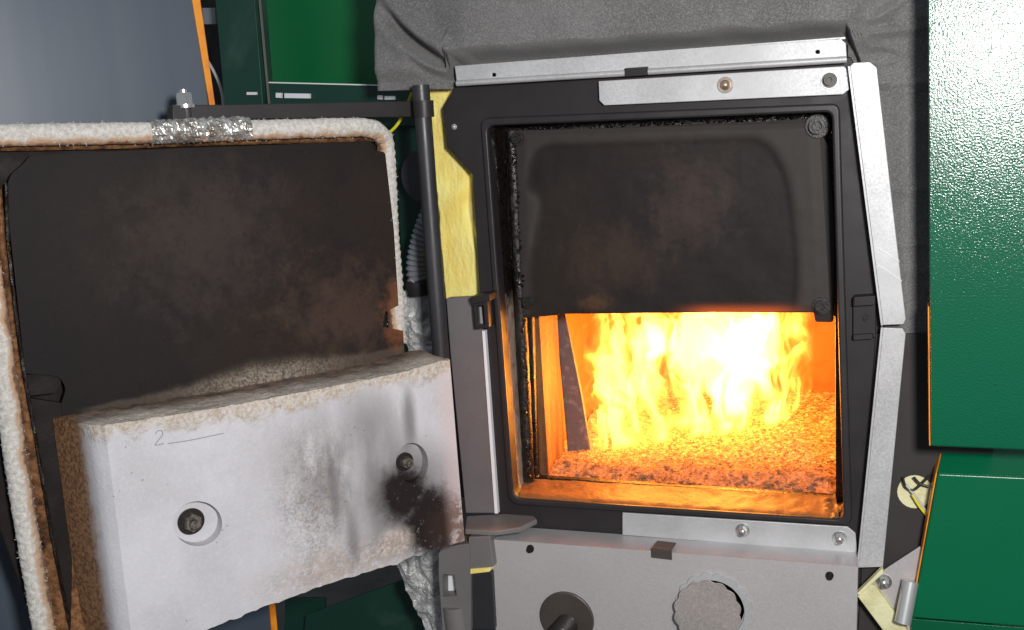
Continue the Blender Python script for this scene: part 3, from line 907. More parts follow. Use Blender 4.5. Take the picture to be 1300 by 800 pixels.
# ----- refractory block
T = .075
FB = DP(T)
sB, zB = lambda q: (FB(*q)-HP).dot(DD), lambda q: FB(*q).z
def mat_block():
    m = M('pale_refractory_concrete')
    co = m.co(); x = m.xyz()
    offs = (HP-BL).dot(DD)
    s = m.ma('SUBTRACT', m.dot(co, tuple(DD)), offs)
    t = m.ma('SUBTRACT', m.dot(co, tuple(DN)), (HP-BL).dot(DN))
    z = m.ma('SUBTRACT', x[2], -BL.z)
    nA = m.noise(12, 6, .65); nB = m.noise(48, 6, .7); nC = m.noise(260, 5, .7)
    base = m.mix(m.rng(nA, .3, .7), c3(204, 203, 208), c3(190, 188, 192))
    base = m.mix(m.ma('MULTIPLY', m.rng(nC, .45, .7), .25), base, c3(222, 221, 224))
    def bl(q, ru, rv, n, amt, lo, hi): 
        return m.blob(s, z, sB(q), zB(q), ru, rv, n, amt, lo, hi)
    # grey smoky drifts in the middle
    drift = m.noise(26, 5, .6, m.map((1, 1, .3), rot=(0, 0, 0)))
    g = m.ma('MULTIPLY', bl((440, 590), .10, .085, drift, .6, .1, 1.15), .9)
    base = m.mix(m.ma('MULTIPLY', g, m.rng(drift, .3, .58)), base, c3(118, 115, 116))
    base = m.mix(m.ma('MULTIPLY', bl((470, 540), .05, .06, drift, .5, .1, 1.1), .6), base, c3(132, 129, 129))
    base = m.mix(m.ma('MULTIPLY', bl((520, 530), .012, .055, drift, .3, .2, 1.1), .8), base, c3(112, 108, 108))
    # brown scale flecks lower middle
    fl = m.ma('MULTIPLY', bl((398, 640), .055, .11, nB, .6, .0, 1.2), m.rng(m.noise(330, 6, .8), .44, .62))
    base = m.mix(m.ma('MULTIPLY', fl, .7), base, c3(156, 138, 120))
    lo_ = m.ma('MULTIPLY', bl((440, 715), .12, .03, nB, .4, .2, 1.2), m.rng(m.noise(130, 6, .75), .38, .56))
    base = m.mix(m.ma('MULTIPLY', lo_, .8), base, c3(182, 166, 152))
    # black soot round the right hole's lower side
    base = m.mix(m.ma('MULTIPLY', bl((515, 630), .085, .075, nA, .3, .3, 1.15), .7), base, c3(96, 90, 90))
    k = m.ma('MAXIMUM', bl((512, 628), .038, .040, nB, .45, .45, 1.15), bl((544, 664), .040, .052, nB, .5, .5, 1.15))
    base = m.mix(m.ma('MULTIPLY', k, m.rng(m.noise(170, 5, .7), .72, .6, 0., 1.)), base, c3(36, 30, 29))
    k2 = bl((572, 672), .040, .048, nB, .8, .5, 1.1)
    base = m.mix(m.ma('MULTIPLY', k2, m.rng(nB, .4, .5)), base, c3(52, 40, 36))
    base = m.mix(m.ma('MULTIPLY', bl((424, 628), .008, .055, nA, .35, .1, 1.15), .6), base, c3(116, 112, 112))
    base = m.mix(m.ma('MULTIPLY', bl((448, 684), .011, .045, nA, .35, .1, 1.15), .65), base, c3(108, 104, 105))
    base = m.mix(m.ma('MULTIPLY', bl((478, 640), .012, .06, nA, .35, .1, 1.15), .45), base, c3(120, 116, 116))
    crust = bl((500, 690), .030, .020, nB, .5, .4, 1.1)
    base = m.mix(m.ma('MULTIPLY', crust, .75), base, m.mix(m.rng(nC, .35, .65), c3(212, 200, 192), c3(164, 148, 138)))
    # reddish right end: firelight on the edge, tinted into the colour
    e = m.rng(s, sB((553, 560)), sB((572, 560)))
    base = m.mix(m.ma('MULTIPLY', e, .25), base, c3(226, 190, 176))
    # baked buff on the upper rim and on the top face (by depth behind the face)
    zt = m.ma('SUBTRACT', z, m.ma('MULTIPLY_ADD', s, (zB((545, 470))-zB((135, 541)))/(sB((545, 470))-sB((135, 541))), zB((135, 541))-sB((135, 541))*(zB((545, 470))-zB((135, 541)))/(sB((545, 470))-sB((135, 541)))))
    rim = m.rng(m.ma('ADD', zt, m.ma('ADD', m.ma('MULTIPLY', m.ma('SUBTRACT', nB, .5), .05), m.ma('MULTIPLY', bl((330, 520), .12, .06, nA, .2, .1, 1.1), .008))), -.016, -.001)
    base = m.mix(m.ma('MULTIPLY', rim, m.rng(nC, .3, .6, .45, .95)), base, m.mix(m.rng(nC, .35, .65), c3(214, 204, 190), c3(176, 160, 142)))
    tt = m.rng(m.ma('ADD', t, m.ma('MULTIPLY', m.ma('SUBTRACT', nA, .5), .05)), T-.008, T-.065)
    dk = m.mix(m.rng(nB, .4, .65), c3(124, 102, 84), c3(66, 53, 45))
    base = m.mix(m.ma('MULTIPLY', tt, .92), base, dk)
    # brown left end
    lf = m.rng(m.ma('ADD', s, m.ma('MULTIPLY', m.ma('SUBTRACT', nB, .5), .03)), sB((128, 660)), sB((112, 660)))
    base = m.mix(m.ma('MULTIPLY', lf, .5), base, c3(150, 128, 114))
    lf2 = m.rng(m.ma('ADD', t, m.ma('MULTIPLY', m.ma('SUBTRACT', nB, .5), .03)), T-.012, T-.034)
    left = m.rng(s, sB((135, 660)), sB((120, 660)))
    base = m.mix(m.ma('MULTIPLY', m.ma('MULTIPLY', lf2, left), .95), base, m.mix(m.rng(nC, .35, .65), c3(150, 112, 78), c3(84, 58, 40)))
    # pits
    vo = m.voro(85); 
    pit = m.ma('MULTIPLY', m.rng(vo, .05, .09, 1., 0.), m.rng(m.noise(24, 3), .5, .58))
    base = m.mix(m.ma('MULTIPLY', pit, .5), base, c3(120, 116, 114))
    h = m.ma('ADD', m.ma('MULTIPLY', nC, .4), m.ma('MULTIPLY', m.ma('MULTIPLY', m.rng(nB, .4, .7), 1.), m.ma('ADD', rim, m.ma('ADD', fl, lo_), clamp=True)))
    h = m.ma('SUBTRACT', h, m.ma('MULTIPLY', pit, .8))
    return m.out(base, .88, 0, m.bump(h, .6, .0025), .2)
MAT['block'] = mat_block()
# front outline in pixels: top edge, right chamfer, ragged bottom
BF = [(133, 541), (300, 514), (400, 495), (516, 472), (549, 461), (571, 456), (581, 580), (586, 640), (590, 686), (560, 697), (525, 706), (505, 716), (480, 722), (430, 737), (392, 750), (330, 773), (268, 798), (176, 850), (166, 800), (141, 602)]
def add_block():
    bm = bmesh.new()
    holes_px = [(251, 665, 31, 28.5), (523, 588, 20.5, 25.5)]
    # fine grid front clipped to outline: build as dense triangulated face with holes
    outer_px = []
    pts = BF
    for i in range(len(pts)):
        a, b = V(pts[i]), V(pts[(i+1) % len(pts)])
        n = max(1, int((b-a).length/5))
        for k in range(n): 
            q = a.lerp(b, k/n)
            outer_px.append(q)
    front = []
    for q in outer_px:
        p = FB(q.x, q.y)
        rag = .0012
        if q.y > 540 + 0 and q.x > 250 and q.y > 690: rag = .0022
        d = fbm(p*55)*rag + fbm(p*400)*rag*.5
        front.append(p + V((0, 0, d)))
    hl = [[FB(x + a*math.cos(2*math.pi*i/40), y + b*math.sin(2*math.pi*i/40) - 0*i) for i in range(40)] for x, y, a, b in holes_px]
    vsl = []; E = []
    for lp in [front] + hl:
        vs = [bm.verts.new(p) for p in lp]; vsl.append(vs)
        for i in range(len(vs)): E.append(bm.edges.new((vs[i-1], vs[i])))
    r = bmesh.ops.triangle_fill(bm, edges=E, use_beauty=True, use_dissolve=False)
    # rim of the block back to the shield, with a bevelled left edge
    n1 = vsl[0]
    rings = [n1]
    NR = 14
    for j in range(1, NR+1):
        f = j/NR
        ring = []
        for v, q in zip(n1, outer_px):
            if j == 1 and True:
                pass
            off = V((0, 0, 0))
            if q.x < 172 and q.y > 545 - (6 if q.x < 136 else 0) and q.x < 134.5 + (q.y-541)*.125 + 4: off = -DD*(.010*min(1, f/.12) + .026*max(0, f-.12))      # left chamfer
            p = v.co - DN*(T-.001)*f
            amp = .0016 if 0 < j < NR else 0
            nn = fbm(v.co*45 + DN*f*3)*amp
            p = p + off + V((0, 0, nn))
            if q.y < 560 and q.x > 130: p = p + V((0, 0, -.006*math.sin(min(1, f)*math.pi)*0 + .002*fbm(p*25)))
            ring.append(bm.verts.new(p))
        rings.append(ring)
    for A, B in zip(rings, rings[1:]):
        for i in range(len(A)): bm.faces.new((A[i-1], A[i], B[i], B[i-1]))
    bm.faces.new(rings[-1])
    # recesses
    for vs in vsl[1:]:
        c = sum((v.co for v in vs), V())/len(vs)
        mid = [bm.verts.new(c + (v.co-c)*.985 - DN*.013) for v in vs]
        cv = bm.verts.new(c - DN*.013)
        for i in range(len(vs)):
            bm.faces.new((vs[i-1], vs[i], mid[i], mid[i-1]))
            bm.faces.new((mid[i-1], mid[i], cv))
    bmesh.ops.recalc_face_normals(bm, faces=bm.faces)
    return link('refractory_block', bm, MAT['block'], door, bevel=.0022), holes_px
blk, HPX = add_block()
for (x, y, a, b), k in zip(HPX, (1.0, .78)):
    c = FB(x-4*k, y+1) - DN*.0125
    bm = bmesh.new()
    add_lathe(bm, c, DN, [(0, .0135*k), (.002, .0135*k), (.0024, .013*k)], 28)
    link('washer', bm, MAT['blackbolt'], door, ang=30)
    bm = bmesh.new()
    add_lathe(bm, c + DN*.0024, DN, [(0, .0095*k), (.006, .0095*k), (.0075, .008*k)], 6, .4)
    add_lathe(bm, c + DN*.0095, DN, [(0, .0048*k), (.006, .0048*k), (.0066, .004*k)], 14)
    link('nut', bm, (lambda mm: mm.out(mm.mix(mm.rng(mm.noise(200, 4), .4, .6), c3(112, 104, 98), c3(70, 62, 57)), .6, .2))(M('scaled_nut')), door, ang=30)

# faint pencil mark cast on the block face
bm = bmesh.new()
for pts in ([(197, 551), (200, 547), (205, 547), (206, 552), (200, 560), (197, 565), (208, 563)], [(213, 563), (240, 559), (284, 550)]):
    P = [FB(*q) + DN*.0002 for q in pts]
    add_tube(bm, spline(P, 5), .0005, 5)
link('pencil_mark', bm, (lambda mm: mm.out(c3(150, 148, 150), .8))(M('pencil_grey')), door)

# ------------------------------------------------------------------ fire and embers
def ybed(px): return .172 + .00068*(px-760)
def fire():
    hull = [(742, 560), (736, 500), (742, 440), (735, 385), (1040, 380), (1046, 440), (1030, 500), (1000, 535), (950, 560), (900, 585), (860, 597), (800, 594), (764, 590)]
    bm = bmesh.new()
    fa, ba, fi, bi = [], [], [], []
    pts = arc([q + (14,) for q in hull], 3)
    cx, cy = 880, 480
    for x, y in pts:
        fa.append(bm.verts.new(FY(ybed(x)-.03)(x, y))); ba.append(bm.verts.new(FY(ybed(x)+.05)(x, y)))
        x2, y2 = cx+(x-cx)*.86, cy+(y-cy)*.9
        fi.append(bm.verts.new(FY(ybed(x2)-.055)(x2, y2))); bi.append(bm.verts.new(FY(ybed(x2)+.075)(x2, y2)))
    for A, B in ((fi, fa), (fa, ba), (ba, bi)):
        for i in range(len(A)): bm.faces.new((A[i-1], A[i], B[i], B[i-1]))
    bm.faces.new(fi); bm.faces.new(bi)
    bmesh.ops.triangulate(bm, faces=bm.faces)
    bmesh.ops.recalc_face_normals(bm, faces=bm.faces)
    m = M('flames')
    L = V((.02, .25, ZB))
    co = m.co()
    def gauss(px, py, rx, rz):
        p = FY(ybed(px))(px, py) - L
        x = m.xyz()
        a = m.ma('DIVIDE', m.ma('SUBTRACT', x[0], p.x), rx); b = m.ma('DIVIDE', m.ma('SUBTRACT', x[2], p.z), rz)
        return m.ma('EXPONENT', m.ma('MULTIPLY', m.ma('ADD', m.ma('MULTIPLY', a, a), m.ma('MULTIPLY', b, b)), -1.))
    # warped, upward-stretched coordinates; tongues are sheets that run back into the firebox
    x0 = m.xyz()
    sh = m.n('CombineXYZ'); m.set(sh.inputs[0], m.ma('MULTIPLY_ADD', x0[1], .2, x0[0])); m.set(sh.inputs[1], m.ma('MULTIPLY', x0[1], .45)); m.set(sh.inputs[2], m.ma('MULTIPLY_ADD', x0[1], .2, x0[2]))
    wn = m.n('TexNoise'); m.set(wn.inputs['Vector'], m.map((1, 1, .8), v=sh.outputs[0])); wn.inputs['Scale'].default_value = 17; wn.inputs['Detail'].default_value = 1.5
    wv = m.n('VectorMath', operation='MULTIPLY_ADD'); m.set(wv.inputs[0], wn.outputs['Color']); wv.inputs[1].default_value = (.085, .03, .085); m.set(wv.inputs[2], sh.outputs[0])
    hgt = m.rng(x0[2], .03, .10)                     # thin streaks low down, broad tongues above
    lowf = m.noise(50, 2.0, .5, m.map((1, 1, .2), v=wv.outputs[0]))
    hif = m.noise(23, 3.0, .5, m.map((1, 1, .6), loc=(3.1, 0, 0), v=wv.outputs[0]))
    big = m.ma('ADD', m.ma('MULTIPLY', lowf, m.ma('SUBTRACT', 1., hgt)), m.ma('MULTIPLY', hif, hgt))
    a = m.noise(44, 2.0, .5, m.map((1, 1, .34), v=wv.outputs[0]))
    rid = m.ma('SUBTRACT', 1., m.ma('MULTIPLY', m.ma('ABSOLUTE', m.ma('SUBTRACT', a, .5)), 11.), clamp=True)
    boost = m.ma('ADD', m.ma('MULTIPLY', gauss(945, 430, .055, .055), 1.0), m.ma('ADD', m.ma('MULTIPLY', gauss(825, 440, .030, .028), .9), m.ma('MULTIPLY', gauss(880, 562, .060, .020), .9)))
    boost = m.ma('ADD', boost, m.ma('MULTIPLY', gauss(930, 500, .042, .05), .7))
    boost = m.ma('ADD', boost, m.ma('MULTIPLY', gauss(780, 500, .03, .05), .45))
    bb = m.ma('MULTIPLY_ADD', boost, .155, big)
    core = m.rng(bb, .575, .600)
    halo = m.rng(bb, .50, .59)
    wis = m.ma('MULTIPLY', m.ma('POWER', rid, 1.5), m.rng(bb, .40, .52))
    d = m.ma('MULTIPLY_ADD', wis, m.ma('MULTIPLY_ADD', boost, 14., 16.), m.ma('MULTIPLY', core, m.ma('MULTIPLY_ADD', boost, 70., 34.)))
    d = m.ma('ADD', d, m.ma('MULTIPLY_ADD', halo, 5.5, .8))
    # fade to the faces of the flame body
    x = m.xyz()
    yc = m.ma('SUBTRACT', x[1], m.ma('MULTIPLY_ADD', x[0], .76, .0))
    k = (FY(ybed(880))(880, 480) - L)
    slope = ((FY(ybed(1000))(1000, 480) - FY(ybed(760))(760, 480)))
    sl = slope.y/slope.x
    yc = m.ma('SUBTRACT', m.ma('SUBTRACT', x[1], k.y), m.ma('MULTIPLY', m.ma('SUBTRACT', x[0], k.x), sl))
    ey = m.ma('ADD', m.rng(m.ma('ABSOLUTE', m.ma('ADD', yc, .022)), .006, .020, 1., 0.), m.rng(m.ma('ABSOLUTE', m.ma('SUBTRACT', yc, .040)), .006, .020, .8, 0.))
    pl, pr = FY(ybed(745))(745, 480) - L, FY(ybed(1025))(1025, 450) - L
    ex = m.ma('MULTIPLY', m.rng(x[0], pl.x-.004, pl.x+.018), m.rng(x[0], pr.x-.03, pr.x+.008, 1., 0.))
    ez = m.rng(x[2], .000, .012)
    d = m.ma('MULTIPLY', d, m.ma('MULTIPLY', ey, m.ma('MULTIPLY', ex, ez)))
    em = m.n('Emission'); em.inputs[0].default_value = (1.0, .33, .04, 1)
    m.set(em.inputs[1], m.ma('MULTIPLY', d, 6.0))
    m.t.links.new(em.outputs[0], m.o.inputs['Volume'])
    o = link('fire', bm, m.m, None, L)
    tag(o, 'bright yellow and white flames rising from the ember bed in the firebox', 'fire')
fire()
def fire_lamp(px, py, y, power, size, col=(1.0, .34, .045)):
    l = bpy.data.lights.new('flame_glow', 'POINT'); l.energy = power; l.color = col; l.shadow_soft_size = size
    o = bpy.data.objects.new('flame_glow', l); COL.objects.link(o); o.location = FY(y)(px, py)
fire_lamp(900, 470, .24, 2.6, .05)
fire_lamp(800, 500, .16, 1.3, .03)
fire_lamp(990, 480, .33, .7, .05)

def embers():
    bm = bmesh.new()
    # bed surface
    def fn(u, v):
        p = V((X0-.015 + (X1-X0+.015)*u, .066 + (YB-.066)*v, 0))
        fr = min(1, v/.07)
        p.z = ZB - .010*(1-fr) + .004*fbm(V((p.x*24, p.y*24, 0)), 3) + .006*math.exp(-((v-.10)/.08)**2)*(.5+.5*mnoise.noise(V((p.x*30, 0, 5))))
        return p
    add_grid(bm, fn, 130, 110)
    # chips
    heat = [.55]*len(bm.verts)
    for i in range(12000):
        v = random.random()**1.6; u = random.random()
        p = fn(u, v) + V((0, 0, random.uniform(0, .0035)))
        a = random.uniform(.0007, .0027); b = a*random.uniform(.3, .7); c = a*random.uniform(.2, .5)
        if v < .3 and random.random() < .3: a *= 1.5
        th = random.uniform(0, math.pi); el = random.uniform(-.5, .5)
        ex = V((math.cos(th)*math.cos(el), math.sin(th)*math.cos(el), math.sin(el)))
        ey = ex.cross(V((random.uniform(-.4, .4), random.uniform(-.4, .4), 1))).normalized(); ez = ex.cross(ey)
        vs = [bm.verts.new(p + ex*a*q[0] + ey*b*q[1] + ez*c*q[2]) for q in ((-1,-.6,0),(-.6,.8,.5),(1,.5,-.3),(.7,-.8,.3),(.1,0,1))]
        hq = random.choice((.1, .3, .5, .7, 1.0, 1.35)); heat += [hq]*5
        for f in ((0,1,4),(1,2,4),(2,3,4),(3,0,4)): bm.faces.new([vs[k] for k in f])
    m = M('glowing_embers')
    x = m.xyz()
    n1 = m.noise(26, 5, .65); n2 = m.noise(150, 5, .7); n3 = m.noise(420, 3, .6)
    depth = x[1]      # object origin at the front of the bed
    hot = m.rng(m.ma('ADD', depth, m.ma('MULTIPLY', m.ma('SUBTRACT', n1, .5), .10)), .015, .10)
    ash = m.mix(m.rng(n2, .35, .65), (.42, .24, .14, 1), (.10, .06, .045, 1))
    glow = m.ma('MULTIPLY', hot, m.rng(n2, .62, .38, .05, 1.))
    glow = m.ma('MULTIPLY', glow, m.rng(n3, .7, .3, .3, 1.))
    front = m.ma('MULTIPLY', m.rng(m.noise(60, 5, .7), .60, .47), .8)
    e = m.ma('MULTIPLY', m.ma('ADD', glow, front), m.attr('chip_glow'))
    ecol = m.mix(m.rng(glow, .1, .8), (1, .20, .02, 1), (1, .44, .06, 1))
    mat = m.out(ash, .85, 0, m.bump(n3, .5, .002), .2, ecol, m.ma('MULTIPLY', e, 1.15))
    o = link('ember_bed', bm, mat, None, V((.02, .066, ZB)), smooth=False, attr=('chip_glow', heat))
    tag(o, 'glowing orange bed of embers and ash covering the firebox floor', 'embers', None, 'stuff')
embers()

# ------------------------------------------------------------------ insulation jacket (grey cloth)
def bump_(x, c, w): return math.exp(-((x-c)/w)**2)
def cloth():
    bm = bmesh.new()
    def strip_y(x):   # pixel row of the top strip's upper edge
        return 84 - (x-577)*(36/496)
    def fn(u, v):
        x = 486 + (1262-486)*u; y = -60 + 180*v
        yl = strip_y(x) if x > 577 else 105 + (577-x)*.03
        if x > 1076: yl = 48 + 72*min(1, (x-1076)/26)
        yy = -60 + (yl+8+60)*v
        p = FY(.0)(x, yy)
        h = yl - yy           # px above the strip
        full = min(1, max(0, (h-1)/(20+5*mnoise.noise(V((x*.02, 1, 0)))))); full = full*full*(3-2*full)
        bul = -.012 + .050*full
        if x > 1060:
            k = min(1, (x-1060)/60); bul = bul*(1-k) + .006*k*(1+.6*math.sin(yy*.06))
        # pulled folds at the left corner, running down to the strip end
        w = 0
        if x < 600:
            k = max(0, min(1, (600-x)/40))
            for (ax_, ay_, bx_, by_, wd, am) in ((500, 20, 577, 82, 7, -.026), (508, 6, 588, 70, 9, .018), (498, 40, 574, 92, 8, .008), (520, 60, 570, 100, 6, -.007)):
                ex, ey = bx_-ax_, by_-ay_
                L = math.hypot(ex, ey)
                t = ((x-ax_)*ex + (yy-ay_)*ey)/L/L
                d = ((x-ax_)*ey - (yy-ay_)*ex)/L + 6*math.sin(t*3)
                w += am*bump_(d, 0, wd)*bump_(t, .55, .6)
            bul = bul*(1-k) + (.018+.008*full)*k
        if x > 1030:
            for (ax_, ay_, bx_, by_, wd, am) in ((1075, 55, 1160, -10, 6, .012), (1085, 40, 1120, 30, 6, -.016), (1080, 46, 1150, 38, 5, .010), (1095, 70, 1130, 74, 7, -.018), (1078, 20, 1110, -20, 7, .010)):
                ex, ey = bx_-ax_, by_-ay_; L = math.hypot(ex, ey)
                t = ((x-ax_)*ex + (yy-ay_)*ey)/L/L
                d = ((x-ax_)*ey - (yy-ay_)*ex)/L
                w += am*bump_(d, 0, wd)*bump_(t, .5, .6)
        w += .0022*fbm(V((x*.012, yy*.03, 0)), 3)
        if x > 1098: w -= .016*max(0, (v-.88)/.12)
        return p + V((0, -bul - w + .004, 0))
    add_grid(bm, fn, 200, 80)
    # right-hand run down the side
    def fn2(u, v):
        x = 1076 + (1262-1076)*u; y = 30 + (800-30)*v
        p = FY(.0)(x, y)
        w = .006*(1+.6*math.sin(120*.06))*(1-min(1, v*8)) - .008*max(0, min(1, (112-y)/14)) + .004*bump_(y, 240, 8) + .003*bump_(y, 150, 10)*math.sin(x*.05) + .003*bump_(y, 345, 6) + .002*bump_(y, 310, 5)
        w += .002*fbm(V((x*.012, y*.02, 2)), 3) * (1 if y < 460 else .2) + .004*bump_(x, 1150, 14)*(1-min(1, max(0, (y-420)/80)))
        return p + V((0, -w+.004, 0))
    add_grid(bm, fn2, 60, 200)
    bmesh.ops.recalc_face_normals(bm, faces=bm.faces)
    for f in bm.faces:
        if f.normal.y > 0: f.normal_flip()
    o = link('insulation_jacket', bm, MAT['cloth'], None, V((.0, 0, .3)), ang=180)
    md = o.modifiers.new('thick', 'SOLIDIFY'); md.thickness = .003; md.offset = -1
    tag(o, 'grey woven cloth insulation wrapped over the boiler above the opening', 'insulation')
cloth()
# hole in the jacket with cream board and wires
hl = thing('cable_hole', 'oval cream hole with black and green wires beside the lower green panel', 'hole', FY(-.002)(1160, 646))
slab('cream_board', on(FY(.000), circ(1162, 625, 25, 24, 24)), (0, .004, 0), MAT['cream'], hl)
for pts, mt in (([(1146, 606), (1150, 618), (1160, 622), (1172, 612), (1180, 604)], 'bcable'), ([(1160, 606), (1168, 614), (1180, 618)], 'bcable'), ([(1150, 616), (1162, 630), (1176, 650)], 'wcable'), ([(1158, 628), (1168, 644), (1178, 656)], 'ycable')):
    bm = bmesh.new(); add_tube(bm, spline([FY(-.009)(*q) for q in pts], 8), .0014, 8); link('wire', bm, MAT[mt], hl)

# yellow wool behind the left edge of the plate
def wool():
    o3 = on(FY(.012), [(539, 110), (580, 108), (600, 110), (640, 230), (640, 390), (566, 384), (560, 300), (552, 220)], 3)
    bm = bmesh.new()
    A, B = [(539, 109), (544, 140), (551, 200), (559, 290), (566, 380)], [(600, 109), (610, 140), (620, 200), (626, 290), (628, 381)]
    def fn(u, v):
        i = min(3, int(v*4)); f = v*4-i
        x = (A[i][0]*(1-f)+A[i+1][0]*f)*(1-u) + (B[i][0]*(1-f)+B[i+1][0]*f)*u
        y = (A[i][1]*(1-f)+A[i+1][1]*f)*(1-u) + (B[i][1]*(1-f)+B[i+1][1]*f)*u
        x += (1-u)*3*mnoise.noise(V((y*.05, 3, 0)))
        p = FY(.025)(x, y)
        q = V((x*.02+y*.012, y*.012-x*.004, 0))
        wl = .0035*fbm(q*1.0, 2) + .0006*fbm(V((x*.16, y*.03, 0)), 3) + .0006*fbm(p*400, 3)
        crease = -.008*bump_(x - (568 + (y-150)*.16 + 6*math.sin(y*.04)) - 12, 0, 4)
        return p + V((0, -wl - crease*.6, 0))
    add_grid(bm, fn, 60, 180)
    bmesh.ops.recalc_face_normals(bm, faces=bm.faces)
    for f in bm.faces:
        if f.normal.y > 0: f.normal_flip()
    r = bmesh.ops.extrude_face_region(bm, geom=[e for e in bm.edges if e.is_boundary])
    for v in r['geom']:
        if isinstance(v, bmesh.types.BMVert): v.co += V((0, .05, 0))
    o = link('mineral_wool', bm, MAT['wool'], None, FY(.025)(566, 380), ang=180)
    tag(o, 'yellow mineral wool showing between the hinge rod and the black plate', 'insulation')
wool()

# ------------------------------------------------------------------ right green panels
GP = FY(-.088)
gp = slab('upper_casing', on(GP, [(1178, -80), (1420, -80), (1420, 577), (1182, 567)]), (0, .026, 0), MAT['green'], None, bevel=.002, loc=GP(1300, 572))
tag(gp, 'green powder coated upper casing panel at the right with bright glare', 'panel')
pa, pb = GP(1180.5, 390), GP(1182, 567)
slab('edge_trim_and_reflection', [pa+V((-.0005, .003, 0)), pb+V((-.0005, .003, 0)), pb+V((-.0005, .024, 0)), pa+V((-.0005, .024, 0))], (-.001, 0, 0), MAT['orange'], gp)  # orange only along this stretch, painting the fire's reflection on the edge
lowp = thing('lower_casing', 'glossy green lower casing panel with folded edges below the upper panel', 'panel', FY(-.06)(1230, 800))
FL = FY(-.034)
slab('face', on(FL, [(1190, 601), (1420, 611), (1420, 806), (1157, 785)]), (0, .006, 0), MAT['green2'], lowp, bevel=.0028, seg=3)
pa, pb = FL(1190, 601), FL(1420, 611)
slab('top_flange', [pa+V((0, .001, 0)), pb+V((0, .001, 0)), FY(.004)(1420, 576), FY(.004)(1197, 567)], (0, .002, -.001), MAT['green2'], lowp, bevel=.0006)
pc_, pd_ = FL(1157, 786), FL(1420, 807)
slab('bottom_flange', [pc_, pd_, pd_+V((0, .03, -.09)), pc_+V((0, .03, -.09))], (0, .003, 0), MAT['green2'], lowp, bevel=.0006)
pa = FL(1189.5, 601); pb = FL(1156.5, 785)
slab('edge_trim_and_reflection', [pa, pb, pb+V((0, .020, 0)), pa+V((0, .028, 0))], (-.0012, 0, 0), MAT['orange'], lowp)
pb2 = FY(.004)(1197, 569)
slab('edge_trim_and_reflection', [pa, pb2, pb2+V((0, .02, 0)), pa+V((0, .028, 0))], (-.0012, 0, 0), MAT['orange'], lowp)

# bracket at lower right
br = thing('bracket', 'bolted sheet metal bracket with cream fibre strip beside the lower cover', 'bracket', FY(-.02)(1130, 800))
slab('bracket_plate', on(FY(-.022), [(1106, 738), (1122, 724), (1168, 694), (1172, 700), (1160, 810), (1148, 800)]), (0, .003, 0), MAT['galv_cover'], br, bevel=.0008)
slab('fibre_strip', on(FY(-.030), [(1088, 757), (1104, 742), (1112, 745), (1156, 806), (1150, 840)]), (0, .012, 0), MAT['cream'], br, bevel=.0015)
slab('strip_edge', on(FY(-.033), [(1088, 754), (1120, 722), (1122, 728), (1104, 744), (1091, 757)]), (0, .010, 0), MAT['cream'], br, bevel=.001)
bolt('bolt', FY(-.022)(1122, 738), FRONT, .0055, MAT['zinc'], br, 'hex', .008)
bm = bmesh.new()
pa, pb = FY(-.032)(1156, 738), FY(-.045)(1146, 791)
ax_ = (pb-pa)
add_lathe(bm, pa, ax_, [(0, .0085), (ax_.length, .0085), (ax_.length, .006), (ax_.length-.01, .0058)], 22)
link('tube', bm, MAT['silver'], br, ang=40)
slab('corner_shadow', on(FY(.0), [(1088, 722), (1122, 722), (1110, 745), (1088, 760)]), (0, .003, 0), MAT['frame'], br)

# ------------------------------------------------------------------ left: grey panel, green cabinet and things behind the door
GQ = DP(-.13)
gpn = slab('casing_door', on(GQ, [(-80, -60), (236, -60), (262, 110), (345, 790), (352, 860), (-80, 860)]), DN*-.02, MAT['greypanel'], None, bevel=.001, loc=GQ(200, 860))
tag(gpn, 'slate grey casing door behind the open boiler door with orange edge', 'panel')
slab('edge_trim_and_reflection', on(DP(-.128), [(234, -60), (246, -60), (273, 130), (350, 770), (358, 860), (350, 860), (342, 770), (265.5, 130)]), DN*-.02, MAT['orange'], gpn, bevel=.0008)
cab = thing('green_cabinet', 'dark green steel cabinet behind the boiler door, with corner post', 'cabinet', FY(.25)(420, 800))
CB = FY(.16)
slab('back_panel', on(FY(.20), [(300, -60), (520, -60), (580, 640), (300, 640)]), (0, .01, 0), MAT['green_in'], cab)
slab('post', on(FY(.10), [(268, -60), (318, -60), (334, 134), (340, 200), (292, 200), (285, 134)]), (0, .03, 0), MAT['green_dk'], cab, bevel=.001)
slab('post', on(FY(.12), [(310, -60), (325, -60), (341, 134), (345, 200), (325, 200)]), (0, .004, 0), MAT['green_dk'], cab, bevel=.001)
slab('shelf_lip', on(FY(.10), [(341, 105), (497, 109), (540, 110), (540, 160), (343, 160)]), (0, .004, 0), MAT['green_dk'], cab, bevel=.001)
slab('lip_edge', on(FY(.095), [(326.5, -20), (327.5, -20), (341.5, 134), (340.5, 134)]), (0, .004, 0), MAT['cast'], cab)
slab('lip_edge', on(FY(.098), [(341, 104), (500, 108), (500, 109.5), (341, 105.6)]), (0, .004, 0), MAT['white'], cab)
for q in ([(350, 118), (357, 118), (357, 124.5), (350, 124)], [(361, 118.5), (393, 119), (393, 125), (361, 124.5)], [(479, 121), (485, 121), (485, 126.5), (479, 126)], [(488, 122), (501, 122), (501, 126.5), (488, 126.5)], [(313, 117), (325, 117), (325, 120.5), (313, 120.5)]):
    slab('slot_shading', on(FY(.094), q), (0, .004, 0), MAT['white'], cab)  # white pieces painting the highlights reflected at the slots
slab('side_sheet', on(FY(.14), [(500, 150), (548, 150), (580, 480), (520, 480)]), (0, .004, 0), MAT['green_dk'], cab)
slab('lower_sheet', on(FY(.10), [(388, 782), (516, 735), (560, 860), (380, 860)]), (0, .006, 0), MAT['green_dk'], cab, bevel=.001)
